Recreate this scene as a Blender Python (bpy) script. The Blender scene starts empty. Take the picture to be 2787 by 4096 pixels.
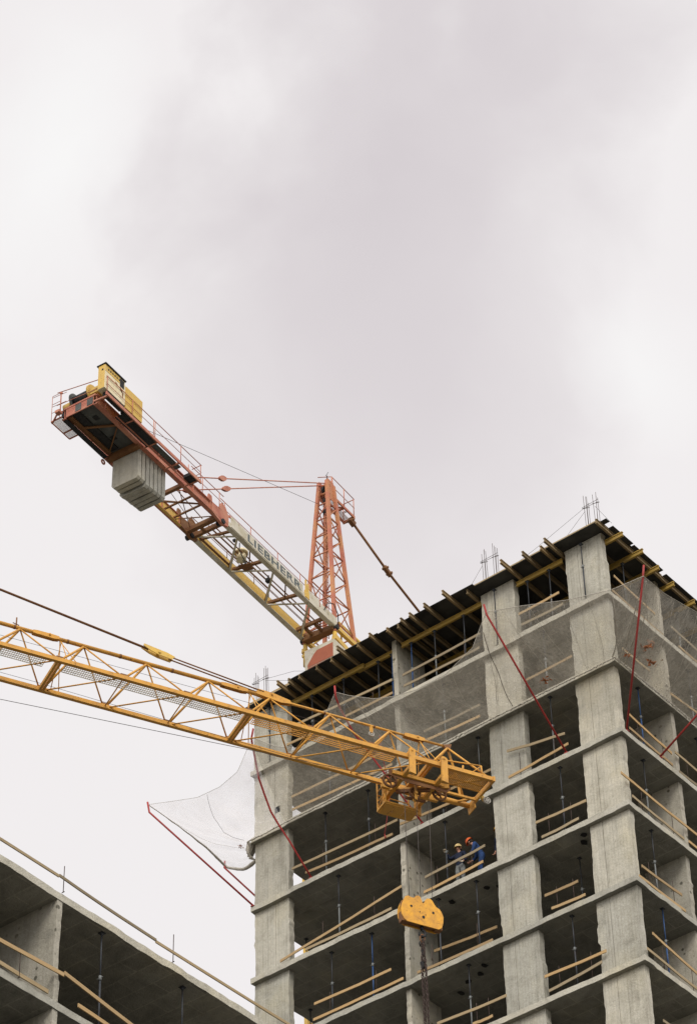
import bpy, math, random
from mathutils import Vector, Matrix, noise as mnoise
R = math.radians
random.seed(7)
scene = bpy.context.scene
C = scene.collection

# ------------------------------------------------------------------ materials
def new_mat(name):
    m = bpy.data.materials.new(name); m.use_nodes = True
    nt = m.node_tree; b = nt.nodes['Principled BSDF']
    return m, nt, b

def coords(nt, scale=(1, 1, 1)):
    g = nt.nodes.new('ShaderNodeNewGeometry')
    mp = nt.nodes.new('ShaderNodeMapping'); mp.inputs['Scale'].default_value = scale
    nt.links.new(g.outputs['Position'], mp.inputs['Vector'])
    return mp.outputs['Vector']

def noise_tex(nt, vec, scale, detail=4, rough=.6, dist=0):
    n = nt.nodes.new('ShaderNodeTexNoise')
    n.inputs['Scale'].default_value = scale; n.inputs['Detail'].default_value = detail
    n.inputs['Roughness'].default_value = rough; n.inputs['Distortion'].default_value = dist
    nt.links.new(vec, n.inputs['Vector'])
    return n.outputs['Fac']

def ramp(nt, fac, stops):
    r = nt.nodes.new('ShaderNodeValToRGB')
    el = r.color_ramp.elements
    while len(el) < len(stops): el.new(.5)
    for e, (p, c) in zip(el, stops):
        e.position = p; e.color = (c[0], c[1], c[2], 1)
    nt.links.new(fac, r.inputs['Fac'])
    return r.outputs['Color']

def mixc(nt, fac, a, b, mode='MIX'):
    m = nt.nodes.new('ShaderNodeMix'); m.data_type = 'RGBA'; m.blend_type = mode
    for s, v in ((0, fac), (6, a), (7, b)):
        if hasattr(v, 'links') or isinstance(v, bpy.types.NodeSocket): nt.links.new(v, m.inputs[s])
        elif isinstance(v, (int, float)): m.inputs[s].default_value = v
        else: m.inputs[s].default_value = (v[0], v[1], v[2], 1)
    return m.outputs[2]

def bump(nt, b, h, strength, dist):
    n = nt.nodes.new('ShaderNodeBump'); n.inputs['Strength'].default_value = strength
    n.inputs['Distance'].default_value = dist
    nt.links.new(h, n.inputs['Height']); nt.links.new(n.outputs['Normal'], b.inputs['Normal'])

def concrete(name, lo, mid, hi, streak=.5, pocks=0.0, boards=0.0, sheets=0.0):
    m, nt, b = new_mat(name)
    v = coords(nt)
    oi = nt.nodes.new('ShaderNodeObjectInfo')
    big = ramp(nt, noise_tex(nt, v, 1.1, 7, .7, .5), [(.30, lo), (.48, mid), (.70, hi)])
    tint = ramp(nt, oi.outputs['Random'], [(0, (.80, .81, .81)), (.5, (1, .995, .98)), (1, (1.08, 1.06, 1.02))])
    c = mixc(nt, 1, big, tint, 'MULTIPLY')
    st = ramp(nt, noise_tex(nt, coords(nt, (5, 5, .35)), 1.2, 6, .65), [(.30, (.60, .60, .585)), (.48, (1, 1, 1)), (.75, (1.10, 1.09, 1.05))])
    c = mixc(nt, streak, c, st, 'MULTIPLY')
    # rain runs and damp patches
    run = ramp(nt, noise_tex(nt, coords(nt, (2.2, 2.2, .12)), 1.0, 5, .6, .3), [(.58, (1, 1, 1)), (.72, (.66, .655, .63))])
    c = mixc(nt, streak * .8, c, run, 'MULTIPLY')
    ye = ramp(nt, noise_tex(nt, v, .55, 4, .6), [(.5, (1, 1, 1)), (.75, (1.0, .965, .86))])
    c = mixc(nt, 1, c, ye, 'MULTIPLY')
    sp = ramp(nt, noise_tex(nt, v, 8, 4, .75), [(.26, (.45, .45, .43)), (.38, (1, 1, 1))])
    c = mixc(nt, .75, c, sp, 'MULTIPLY')
    fine = ramp(nt, noise_tex(nt, v, 17, 4, .85), [(.28, (.62, .62, .62)), (.5, (1, 1, 1)), (.74, (1.38, 1.38, 1.38))])
    c = mixc(nt, .42, c, fine, 'MULTIPLY')
    if boards:
        w = nt.nodes.new('ShaderNodeTexWave'); w.wave_type = 'BANDS'; w.bands_direction = 'X'
        w.inputs['Scale'].default_value = 2.6; w.inputs['Distortion'].default_value = .5; w.inputs['Detail'].default_value = 1
        nt.links.new(v, w.inputs['Vector'])
        c = mixc(nt, boards, c, ramp(nt, w.outputs['Fac'], [(.0, (.62, .62, .60)), (.10, (1, 1, 1))]), 'MULTIPLY')
    if sheets:                                       # joints of the plywood sheets printed on the soffit
        bk = nt.nodes.new('ShaderNodeTexBrick'); bk.inputs['Scale'].default_value = 1.0
        bk.inputs['Brick Width'].default_value = 1.22; bk.inputs['Row Height'].default_value = .61; bk.inputs['Mortar Size'].default_value = .018
        bk.inputs['Color1'].default_value = (1, 1, 1, 1); bk.inputs['Color2'].default_value = (.80, .80, .79, 1); bk.inputs['Mortar'].default_value = (1.25, 1.23, 1.2, 1)
        nt.links.new(v, bk.inputs['Vector'])
        c = mixc(nt, sheets, c, bk.outputs['Color'], 'MULTIPLY')
    if pocks:
        vo = nt.nodes.new('ShaderNodeTexVoronoi'); vo.inputs['Scale'].default_value = 3.4
        nt.links.new(v, vo.inputs['Vector'])
        pk = ramp(nt, vo.outputs['Distance'], [(.16, (.25, .25, .23)), (.24, (1, 1, 1))])
        c = mixc(nt, mixc(nt, pocks, (0, 0, 0), ramp(nt, noise_tex(nt, v, 1.1, 2, .5), [(.42, (0, 0, 0)), (.52, (1, 1, 1))])), c, mixc(nt, 1, c, pk, 'MULTIPLY'))
    nt.links.new(c, b.inputs['Base Color'])
    b.inputs['Roughness'].default_value = .92
    b.inputs['Specular IOR Level'].default_value = .2
    bump(nt, b, noise_tex(nt, v, 11, 6, .75), .75, .04)
    return m

def paint(name, base, worn, rust, wear=.5, rustamt=.3, rough=.55, sc=3.0):
    m, nt, b = new_mat(name)
    v = coords(nt)
    c = mixc(nt, ramp(nt, noise_tex(nt, v, sc, 5, .6), [(.38, (0, 0, 0)), (.66, (wear, wear, wear))]), base, worn)
    f = ramp(nt, noise_tex(nt, v, sc * 3.1, 6, .7), [(.56, (0, 0, 0)), (.7, (rustamt, rustamt, rustamt))])
    c = mixc(nt, f, c, rust)
    nt.links.new(c, b.inputs['Base Color'])
    b.inputs['Roughness'].default_value = rough
    b.inputs['Specular IOR Level'].default_value = .3
    bump(nt, b, noise_tex(nt, v, 30, 3, .6), .15, .01)
    return m

def plain(name, col, rough=.7, metal=0, var=.25, sc=12):
    m, nt, b = new_mat(name)
    v = coords(nt)
    d = tuple(x * (1 - var) for x in col); l = tuple(x * (1 + var) for x in col)
    nt.links.new(ramp(nt, noise_tex(nt, v, sc, 4, .6), [(.3, d), (.7, l)]), b.inputs['Base Color'])
    b.inputs['Roughness'].default_value = rough; b.inputs['Metallic'].default_value = metal
    b.inputs['Specular IOR Level'].default_value = .25
    return m

def wood(name, a, b2, stretch):
    m, nt, b = new_mat(name)
    v = coords(nt, stretch)
    oi = nt.nodes.new('ShaderNodeObjectInfo')
    c = ramp(nt, noise_tex(nt, v, 3, 6, .7), [(.3, a), (.7, b2)])
    tint = ramp(nt, oi.outputs['Random'], [(0, (.72, .70, .68)), (.5, (1, .97, .92)), (1, (1.12, 1.02, .86))])
    c = mixc(nt, 1, c, tint, 'MULTIPLY')
    nt.links.new(c, b.inputs['Base Color'])
    b.inputs['Roughness'].default_value = .85
    b.inputs['Specular IOR Level'].default_value = .2
    return m

def netting(name, col, alpha_lo, alpha_hi, trans):
    m, nt, b = new_mat(name)
    v = coords(nt)
    b.inputs['Base Color'].default_value = (*col, 1); b.inputs['Roughness'].default_value = .9
    b.inputs['Specular IOR Level'].default_value = .1
    tl = nt.nodes.new('ShaderNodeBsdfTranslucent'); tl.inputs['Color'].default_value = (*col, 1)
    m0 = nt.nodes.new('ShaderNodeMixShader'); m0.inputs['Fac'].default_value = trans
    nt.links.new(b.outputs[0], m0.inputs[1]); nt.links.new(tl.outputs[0], m0.inputs[2])
    tr = nt.nodes.new('ShaderNodeBsdfTransparent')
    mx = nt.nodes.new('ShaderNodeMixShader')
    a = ramp(nt, noise_tex(nt, v, 1.1, 4, .55, .8), [(.32, (alpha_lo,) * 3), (.70, (alpha_hi,) * 3)])
    st = ramp(nt, noise_tex(nt, coords(nt, (6, 6, 1.6)), 1.6, 6, .7, .8), [(.32, (.74,) * 3), (.52, (1,) * 3), (.66, (1.34,) * 3)])
    a = mixc(nt, 1, a, st, 'MULTIPLY')
    nt.links.new(a, mx.inputs['Fac'])
    nt.links.new(tr.outputs[0], mx.inputs[1]); nt.links.new(m0.outputs[0], mx.inputs[2])
    nt.links.new(mx.outputs[0], nt.nodes['Material Output'].inputs['Surface'])
    return m

M = {}
M['conc'] = concrete('pale_concrete', (.315, .300, .248), (.43, .413, .350), (.515, .497, .430), .6, 0, .35)
M['wall'] = concrete('pocked_wall_concrete', (.30, .285, .24), (.40, .375, .31), (.47, .44, .375), .6, .9)
M['slab'] = concrete('slab_concrete', (.31, .297, .248), (.42, .405, .345), (.50, .485, .42), .3)
M['soffit'] = concrete('shaded_soffit_concrete', (.19, .187, .167), (.275, .27, .242), (.36, .355, .32), .15, 0, 0, .8)  # underside of the slabs, colour darkened to deepen the shade in the bays
M['floor'] = concrete('low_bounce_floor_concrete', (.08, .075, .062), (.125, .118, .10), (.17, .16, .14), .0)  # slab tops, colour darkened to cut light bounced up into the bays
M['cw'] = concrete('ballast_concrete', (.31, .30, .255), (.42, .405, .35), (.50, .485, .43), .4)
M['ply'] = plain('black_film_plywood', (.038, .037, .033), .75, 0, .5, 1.6)
M['beam'] = wood('formwork_timber', (.15, .115, .065), (.28, .21, .12), (3, .4, 3))
M['ybeam'] = paint('yellow_formwork_beam', (.36, .235, .045), (.27, .18, .06), (.12, .08, .03), .7, .4, .7)
M['plank'] = wood('pine_plank', (.32, .22, .11), (.48, .355, .20), (.6, .6, 14))
M['oldplank'] = wood('weathered_plank', (.24, .195, .125), (.38, .315, .21), (.6, .6, 14))
M['dprop'] = paint('dark_prop_steel', (.030, .034, .040), (.055, .06, .065), (.09, .05, .03), .7, .3, .6)
M['bprop'] = paint('blue_prop_steel', (.022, .062, .165), (.03, .08, .20), (.06, .045, .04), .9, .2, .55)
M['gprop'] = paint('galvanised_prop_steel', (.17, .18, .175), (.11, .12, .12), (.11, .08, .05), .8, .4, .55)
M['rebar'] = plain('rusty_rebar', (.06, .042, .035), .85, 0, .4, 30)
M['redpole'] = paint('red_pole_paint', (.34, .035, .03), (.26, .03, .026), (.14, .04, .03), .7, .4, .55)
M['yel'] = paint('yellow_crane_paint', (.62, .315, .05), (.49, .25, .055), (.16, .065, .02), .95, .75, .6, 2.4)
M['yelp'] = paint('faded_yellow_paint', (.62, .40, .08), (.55, .38, .12), (.16, .08, .03), .8, .45, .55, 2.2)
M['hook'] = paint('hook_yellow_paint', (.70, .35, .04), (.50, .25, .05), (.15, .07, .03), 1.0, .9, .65, 4.2)
M['red'] = paint('faded_red_crane_paint', (.40, .135, .09), (.50, .235, .15), (.14, .06, .035), .9, .6, .65, 1.6)
M['redy'] = paint('red_orange_tower_paint', (.42, .14, .09), (.50, .25, .10), (.18, .075, .04), .8, .55, .65, 1.3)
M['white'] = paint('dirty_white_paint', (.58, .54, .45), (.43, .39, .27), (.26, .16, .06), .9, .7, .55, 1.7)
M['cream'] = paint('cream_cabinet_paint', (.74, .66, .46), (.66, .56, .33), (.18, .10, .05), .7, .5, .55, 2.4)
M['brown'] = paint('rusty_brown_steel', (.17, .075, .03), (.22, .11, .04), (.10, .04, .02), .8, .5, .7)
M['panel'] = plain('brick_red_panel', (.33, .105, .06), .75, 0, .12, 1.2)
M['letter'] = plain('grey_lettering', (.11, .125, .125), .7, 0, .45, 14)
M['dark'] = plain('dark_steel', (.022, .022, .022), .7, 0, .4, 6)
M['grey'] = plain('grey_deck_plate', (.085, .09, .085), .8, 0, .3, 3)
M['rope'] = plain('steel_wire_rope', (.07, .06, .055), .7, 0, .3, 20)
M['disc'] = plain('pale_pulley_plastic', (.40, .38, .33), .6, 0, .1, 10)
M['cord'] = plain('net_border_cord', (.42, .39, .33), .9, 0, .3, 20)
M['dcord'] = plain('dark_net_cord', (.10, .08, .06), .9, 0, .3, 20)
M['net'] = netting('pale_mesh_netting', (.58, .54, .455), .30, .54, .3)
M['lnet'] = netting('white_mesh_netting', (.86, .83, .82), .17, .40, .65)
M['debris'] = plain('rust_brown_debris', (.30, .12, .05), .95, 0, .6, 12)
M['skin'] = plain('skin', (.46, .24, .16), .6, 0, .1, 20)
M['hatO'] = plain('orange_helmet_plastic', (.55, .10, .022), .45, 0, .15, 8)
M['hatY'] = plain('yellow_helmet_plastic', (.50, .25, .04), .4, 0, .1, 8)
M['hatW'] = plain('pale_yellow_helmet_plastic', (.56, .42, .19), .45, 0, .3, 8)
M['blue'] = plain('blue_work_jacket', (.016, .040, .115), .9, 0, .35, 7)
M['navy'] = plain('navy_work_jacket', (.011, .016, .034), .9, 0, .35, 7)
M['trouserG'] = plain('pale_grey_trousers', (.165, .175, .17), .9, 0, .4, 9)
M['trouserB'] = plain('brown_grey_trousers', (.13, .11, .10), .9, 0, .25, 7)
M['glove'] = plain('cream_work_glove', (.62, .52, .38), .9, 0, .2, 15)
M['boot'] = plain('black_boots', (.02, .02, .02), .7, 0, .2, 10)
M['hair'] = plain('dark_hair', (.03, .02, .015), .9, 0, .3, 30)
M['eye'] = plain('dark_eye', (.02, .018, .016), .4, 0, .1, 30)
M['ground'] = plain('site_ground_sand', (.135, .128, .108), .95, 0, .25, .15)
M['asph'] = plain('site_track', (.09, .085, .075), .95, 0, .25, .3)

# ------------------------------------------------------------------ mesh builder
class MB:
    def __init__(s): s.v = []; s.f = []; s.sm = []
    def add(s, vs, fs, smooth=False):
        o = len(s.v); s.v += [Vector(p) for p in vs]
        for f in fs: s.f.append([o + i for i in f]); s.sm.append(smooth)
    def hexa(s, p):                       # 8 points: bottom ring 0-3, top ring 4-7
        s.add(p, [(3, 2, 1, 0), (4, 5, 6, 7), (0, 1, 5, 4), (1, 2, 6, 5), (2, 3, 7, 6), (3, 0, 4, 7)])
    def box(s, x0, x1, y0, y1, z0, z1):
        s.hexa([(x0, y0, z0), (x1, y0, z0), (x1, y1, z0), (x0, y1, z0), (x0, y0, z1), (x1, y0, z1), (x1, y1, z1), (x0, y1, z1)])
    def bar(s, a, b, w, h=None, up=(0, 0, 1)):   # rectangular beam between two points
        a = Vector(a); b = Vector(b); h = w if h is None else h
        d = (b - a).normalized(); u = Vector(up)
        if abs(d.dot(u)) > .98: u = Vector((1, 0, 0))
        x = d.cross(u).normalized(); y = x.cross(d).normalized()
        x *= w / 2; y *= h / 2
        s.hexa([a - x - y, a + x - y, b + x - y, b - x - y, a - x + y, a + x + y, b + x + y, b - x + y])
    def tube(s, pts, r, n=8, cap=True):
        pts = [Vector(p) for p in pts]
        rs = r if isinstance(r, (list, tuple)) else [r] * len(pts)
        ref = None; vs = []; m = len(pts)
        for i, p in enumerate(pts):
            d = ((pts[min(i + 1, m - 1)] - p).normalized() + (p - pts[max(i - 1, 0)]).normalized())
            d.normalize()
            if ref is None:
                ref = Vector((0, 0, 1)) if abs(d.z) < .9 else Vector((1, 0, 0))
            x = d.cross(ref).normalized(); y = x.cross(d).normalized(); ref = y
            for k in range(n):
                t = 2 * math.pi * k / n
                vs.append(p + (x * math.cos(t) + y * math.sin(t)) * rs[i])
        fs = []
        for i in range(m - 1):
            for k in range(n):
                k2 = (k + 1) % n
                fs.append((i * n + k, i * n + k2, (i + 1) * n + k2, (i + 1) * n + k))
        s.add(vs, fs, True)
        if cap:
            o = len(s.v) - len(vs)
            s.f.append([o + k for k in range(n)][::-1]); s.sm.append(False)
            s.f.append([o + (m - 1) * n + k for k in range(n)]); s.sm.append(False)
    def plate(s, outline, n):             # closed outline extruded by the vector n
        n = Vector(n); o = [Vector(p) for p in outline]; k = len(o)
        vs = o + [p + n for p in o]
        fs = [tuple(range(k))[::-1], tuple(range(k, 2 * k))] + [(i, (i + 1) % k, k + (i + 1) % k, k + i) for i in range(k)]
        s.add(vs, fs)
    def ball(s, c, r, nu=12, nv=8, z0=-1.0):
        c = Vector(c); r = Vector(r) if hasattr(r, '__len__') else Vector((r, r, r))
        vs = []; t0 = math.asin(z0)
        for j in range(nv + 1):
            t = t0 + (math.pi / 2 - t0) * j / nv
            for i in range(nu):
                a = 2 * math.pi * i / nu
                vs.append(c + Vector((r.x * math.cos(t) * math.cos(a), r.y * math.cos(t) * math.sin(a), r.z * math.sin(t))))
        fs = [(j * nu + i, j * nu + (i + 1) % nu, (j + 1) * nu + (i + 1) % nu, (j + 1) * nu + i) for j in range(nv) for i in range(nu)]
        s.add(vs, fs, True)
    def wheel(s, c, axis, r, w, n=20, hub=.25, spokes=5):   # rim, hub and spokes
        c = Vector(c); ax = Vector(axis).normalized()
        x = ax.cross(Vector((0, 0, 1))).normalized(); y = ax.cross(x)
        def ring(ra, rb):
            vs = []
            for k in range(n):
                t = 2 * math.pi * k / n; d = x * math.cos(t) + y * math.sin(t)
                vs += [c + d * ra - ax * w / 2, c + d * ra + ax * w / 2, c + d * rb + ax * w / 2, c + d * rb - ax * w / 2]
            fs = []
            for k in range(n):
                q = (k + 1) % n
                for e in range(4): fs.append((k * 4 + e, k * 4 + (e + 1) % 4, q * 4 + (e + 1) % 4, q * 4 + e))
            s.add(vs, fs)
        ring(r, r * .8); ring(r * hub, .01)
        for k in range(spokes):
            t = 2 * math.pi * (k + .5) / spokes; d = x * math.cos(t) + y * math.sin(t)
            s.bar(c + d * r * hub * .9, c + d * r * .85, r * .14, w * .6, ax)

def link(name, me, parent=None):
    o = bpy.data.objects.new(name, me); C.objects.link(o)
    if parent is not None: o.parent = parent
    return o

def build(mb, name, mat, parent=None, mats=None, idx=None):
    """One mesh object; vertices given in world space, origin at the bottom centre (or the parent's origin)."""
    if parent is not None:
        p = parent; org = Vector((0, 0, 0))
        while p is not None: org += Vector(p.location); p = p.parent
        # children sit at their own centre, relative to the parent
    else: org = Vector((0, 0, 0))
    xs = [v.x for v in mb.v]; ys = [v.y for v in mb.v]; zs = [v.z for v in mb.v]
    cen = Vector(((min(xs) + max(xs)) / 2, (min(ys) + max(ys)) / 2, min(zs)))
    me = bpy.data.meshes.new(name)
    me.from_pydata([v - cen for v in mb.v], [], mb.f)
    me.polygons.foreach_set('use_smooth', mb.sm)
    me.materials.append(M[mat])
    if mats:
        for m_ in mats: me.materials.append(M[m_])
        me.polygons.foreach_set('material_index', idx)
    me.update()
    o = link(name, me, parent); o.location = cen - org
    return o

LABELS = {}
def tag(o, label, cat, group=None, kind=None):
    n = len(label.split()); assert 4 <= n <= 16, (n, label)
    if label in LABELS: assert group and LABELS[label] == group, label
    LABELS[label] = group
    o['label'] = label; o['category'] = cat
    if group: o['group'] = group
    if kind: o['kind'] = kind
    return o

def thing(name, loc, label, cat, group=None):
    o = link(name, None); o.location = loc
    return tag(o, label, cat, group)

def structure(mb, name, mat):
    o = build(mb, name, mat); o['kind'] = 'structure'; return o

def wob(a, b, step, amp, rng):
    """positions along a..b with small random offsets: the ragged edge of poured concrete"""
    n = max(2, int(abs(b - a) / step)); out = []
    cur = 0
    for i in range(n + 1):
        if rng.random() < .3: cur = rng.uniform(-amp, amp)
        out.append((a + (b - a) * i / n, cur + rng.uniform(-amp, amp) * .35))
    return out

# ------------------------------------------------------------------ ground (the site is some 70 m below the frame)
GZ = -70.3
g = MB(); g.add([(-1500, -1500, GZ), (1500, -1500, GZ), (1500, 1500, GZ), (-1500, 1500, GZ)], [(0, 1, 2, 3)])
structure(g, 'ground', 'ground')
g = MB(); g.add([(30, -160, GZ + .004), (38, -160, GZ + .004), (38, 120, GZ + .004), (30, 120, GZ + .004)], [(0, 1, 2, 3)])
structure(g, 'site_road', 'asph')

# ------------------------------------------------------------------ the unfinished tower block
# near corner at x=0, y=0; left facade on y=0 (x<0), right facade on x=0 (y>0); storeys 3 m; level k slab bottom at z=-3k
tower = thing('concrete_building', (-8, 9, GZ), 'tall unfinished concrete tower block with open floors, no outer walls', 'building')
XL, DY = -16.11, 19.0
rng = random.Random(3)

def slab(k, parent, x0=XL, x1=0.0, y0=0.0, y1=DY, z=None, th=.2, name='floor_slab'):
    z = -3.0 * k if z is None else z
    mb = MB()
    edge = []
    for t, o in wob(x0, x1, .22, .018, rng): edge.append((t, y0 + o))
    edge = edge[:-1] + [(x1, y0)]
    for t, o in wob(y0, y1, .22, .018, rng)[1:]: edge.append((x1 + o, t))
    edge.append((x0, y1))
    for t, o in wob(y1, y0, .3, .018, rng)[1:-1]: edge.append((x0 + o, t))
    n = len(edge)
    bot = [(x, y, z + (rng.uniform(-.018, .014) if rng.random() < .6 else 0)) for x, y in edge]
    top = [(x + rng.uniform(-.006, .006), y + rng.uniform(-.006, .006), z + th + (rng.uniform(-.012, .012) if rng.random() < .5 else 0)) for x, y in edge]
    mb.add(bot + top, [tuple(range(n))[::-1], tuple(range(n, 2 * n))] + [(i, (i + 1) % n, n + (i + 1) % n, n + i) for i in range(n)])
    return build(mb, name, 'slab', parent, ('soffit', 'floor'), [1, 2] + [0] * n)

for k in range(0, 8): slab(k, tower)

def pier_x(x0, x1, z0, z1, y0, th, parent, seam=None, amp=.032):
    """a wall pier parallel to the left facade with ragged vertical edges"""
    mb = MB()
    dx0, dx1 = rng.uniform(-.02, .02), rng.uniform(-.02, .02)
    zc = z0 + rng.uniform(1.1, 1.7); st0, st1 = rng.uniform(-.025, .02), rng.uniform(-.02, .025)
    L = [(x0 + dx0 + o + (st0 if z > zc else 0), z) for z, o in wob(z0, z1, .16, amp, rng)]
    Rr = [(x1 + dx1 + o + (st1 if z > zc else 0), z) for z, o in wob(z0, z1, .16, amp, rng)]
    parts = [(L, Rr)]
    if seam is not None:
        parts = [(L, [(seam - .008, z) for x, z in L]), ([(seam + .008, z) for x, z in Rr], Rr)]
        mb.box(x0 + .06, x1 - .06, y0 + .03, y0 + th - .02, z0, z1)
    for l, r in parts:
        ol = [(x, y0, z) for x, z in l] + [(x, y0, z) for x, z in r[::-1]]
        mb.plate(ol[::-1], (0, th, 0))
    return build(mb, 'concrete_pier', 'conc', parent)

def wall_y(x0, x1, y0, y1, z0, z1, parent, amp=.04):
    """a wall running in from the left facade, ragged on its outer edge"""
    mb = MB(); d = rng.uniform(-.02, .02)
    ol = [(x0, y0 + d + o, z) for z, o in wob(z0, z1, .14, amp, rng)] + [(x0, y1, z1), (x0, y1, z0)]
    mb.plate(ol, (x1 - x0, 0, 0))
    return build(mb, 'concrete_wall', 'wall', parent)

def wall_x(x0, x1, y0, y1, z0, z1, parent, amp=.03):
    """a wall running in from the right facade, ragged on its outer edge (x1)"""
    mb = MB(); d = rng.uniform(-.02, .02)
    ol = [(x1 + d + o, y0, z) for z, o in wob(z0, z1, .14, amp, rng)] + [(x0, y0, z1), (x0, y0, z0)]
    mb.plate(ol, (0, y1 - y0, 0))
    return build(mb, 'concrete_wall', 'wall', parent)

for k in range(0, 8):
    z0 = -3.0 * k + .2; z1 = -3.0 * (k - 1) if k > 0 else 2.96
    pier_x(-16.09, -14.51, z0, z1, .20, .26, tower, seam=-15.11 if k % 2 else None)
    wall_y(-9.49, -9.285, .20, 1.82, z0, z1, tower)
    pier_x(-5.46, -4.01, z0, z1, .20, .27, tower, seam=-5.0)
    pier_x(-1.75, -.17, z0, z1, .20, .26, tower, seam=-1.22)
    for yy in (3.55, 7.5, 11.5, 15.2, 18.6):
        wall_x(-1.85, -.20, yy, yy + .22, z0, z1, tower)
    # core and the back of the block
    mb = MB(); mb.box(-12.5, -4.2, 8, 14, z0, z1); build(mb, 'stair_core', 'slab', tower)
    mb = MB(); mb.box(-16.0, -15.78, 7.5, 12, z0, z1); build(mb, 'concrete_wall', 'conc', tower)
    mb = MB(); mb.box(-16.0, -14.4, 17.5, 17.75, z0, z1); build(mb, 'concrete_pier', 'conc', tower)
# everything below the frame, down to the ground
mb = MB()
for k in range(7, 24):
    zt = -3.0 * k
    if k > 7: mb.box(XL, 0, 0, DY, zt, zt + .2)
    for x0, x1, y0, y1 in ((-16.09, -14.51, .20, .46), (-5.46, -4.01, .20, .47), (-1.75, -.17, .20, .46), (-9.49, -9.285, .20, 1.82), (-1.85, -.20, 3.55, 3.77), (-1.85, -.20, 7.5, 7.72), (-12.5, -4.2, 8, 14), (-16, -14.4, 17.5, 17.75), (-1.85, -.20, 11.5, 11.72), (-1.85, -.20, 15.2, 15.42), (-1.85, -.20, 18.6, 18.82)):
        mb.box(x0, x1, y0, y1, zt - 2.8, zt)
build(mb, 'lower_storeys', 'slab', tower)
# dark plate in place of a small shaded pocket in the left pier
mb = MB(); mb.box(-15.10, -14.88, .188, .205, -2.06, -1.80); build(mb, 'dark_plate', 'dark', tower)

# dark block-out marks left on the soffits
r3 = random.Random(11)
for x, y, z in ((-7.75, .62, -9), (-6.35, .75, -9), (-5.95, .95, -9), (-7.6, 1.1, -12), (-7.0, 1.0, -12), (-6.6, .7, -12), (-2.35, .75, -9), (-2.1, .4, -9), (-8.2, 1.5, -12)):
    mb = MB(); n = 9
    mb.plate([(x + .13 * math.cos(a) * r3.uniform(.6, 1.1), y + .16 * math.sin(a) * r3.uniform(.6, 1.1), z - .021) for a in [2 * math.pi * k / n for k in range(n)]], (0, 0, .019 - .02))
    build(mb, 'dark_plate', 'dark', tower)

# ------------------------------------------------------------------ lower wing on the left (in line with the right facade, nearer)
wing = thing('concrete_building', (-8, -30, GZ), 'lower unfinished concrete block with flat slab roof at lower left', 'building')
WX = .71
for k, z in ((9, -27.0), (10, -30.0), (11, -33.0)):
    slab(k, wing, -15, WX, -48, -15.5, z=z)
for z0, z1 in ((-29.8, -27.0), (-32.8, -30.0)):
    for yy in (-40.6, -33.6, -26.68, -19.3):
        wall_x(-4.2, WX - .05, yy, yy + .17, z0, z1, wing, .035)
    mb = MB(); mb.box(-12, -7, -44, -18, z0, z1); build(mb, 'stair_core', 'slab', wing)
mb = MB()
for k in range(12, 24):
    zt = -3.0 * k
    mb.box(-15, WX, -48, -15.5, zt, zt + .2)
for yy in (-40.6, -33.6, -26.68, -19.3): mb.box(-4.2, WX - .05, yy, yy + .17, GZ, -33.0)
mb.box(-12, -7, -44, -18, GZ, -33.0)
build(mb, 'lower_storeys', 'slab', wing)

# ------------------------------------------------------------------ formwork deck on top
deck = thing('roof_formwork', (-8, 0, 2.4), 'timber formwork deck with black plywood underside on top of concrete tower', 'formwork')
def sheet(x0, x1, y0, y1, z=2.98, th=.021):
    mb = MB(); mb.box(x0, x1, y0, y1, z, z + th); build(mb, 'plywood_sheet', 'ply', deck)
sheet(-16.25, -13.84, -.33, 3.0); sheet(-13.835, -9.6, -.56, 3.0); sheet(-9.595, -5.3, -.5, 3.0); sheet(-5.295, .06, -.36, 3.0)
sheet(-16.2, .06, 3.005, 18.8)
for a, b, xr in ((-.27, -.05, .40), (-.045, .20, .17), (.205, 1.44, .36), (1.445, 1.52, .22), (1.525, 3.32, .34), (3.325, 3.56, .08), (3.565, 6.2, .30), (6.205, 9.5, .36), (9.505, 9.8, .1), (9.805, 18.8, .33)):
    sheet(.065, xr, a, b)
mb = MB()                                            # the fresh rim of concrete just visible along the deck edge
mb.box(-15.9, .02, -.26, 18.5, 3.003, 3.11); build(mb, 'fresh_slab', 'slab', deck)
mb = MB(); mb.bar((-15.9, -.30, 3.06), (-5.4, -.30, 3.06), .03, .11); mb.bar((-5.4, -.285, 3.06), (.03, -.285, 3.06), .03, .11)
build(mb, 'edge_board', 'oldplank', deck)
def joist(x, y0, y1, m='beam'):
    mb = MB()
    mb.bar((x, y0, 2.80), (x, y1, 2.80), .08, .038); mb.bar((x, y0, 2.955), (x, y1, 2.955), .08, .038)
    mb.box(x - .016, x + .016, y0 + .01, y1 - .01, 2.80, 2.955)
    build(mb, 'joist', m, deck)
for x, y in ((-14.11, -.83), (-13.71, -.66), (-13.28, -.58), (-12.46, -.57), (-11.75, -.58), (-11.15, -.97), (-10.48, -.62), (-9.8, -.78), (-9.12, -.60), (-8.70, -.50), (-8.40, -.71), (-7.98, -.74), (-7.25, -.82), (-6.31, -.95), (-5.62, -.4), (-3.71, -.94), (-2.86, -.80), (-2.2, -.62), (-1.85, -.87), (.12, -.50)):
    joist(x, y, y + 3.9 + rng.uniform(-.3, .3))
for i, x in enumerate((-15.6, -13.0, -11.4, -10.0, -8.2, -6.8, -3.3, -2.4, .1)): joist(x, 3.4 if x < 0 else 3.5, 12.5)
for x, a, b in ((-.72, 1.0, 6.5), (-1.5, .5, 5.2), (-2.6, 3.3, 8)): joist(x, a, b)
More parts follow.
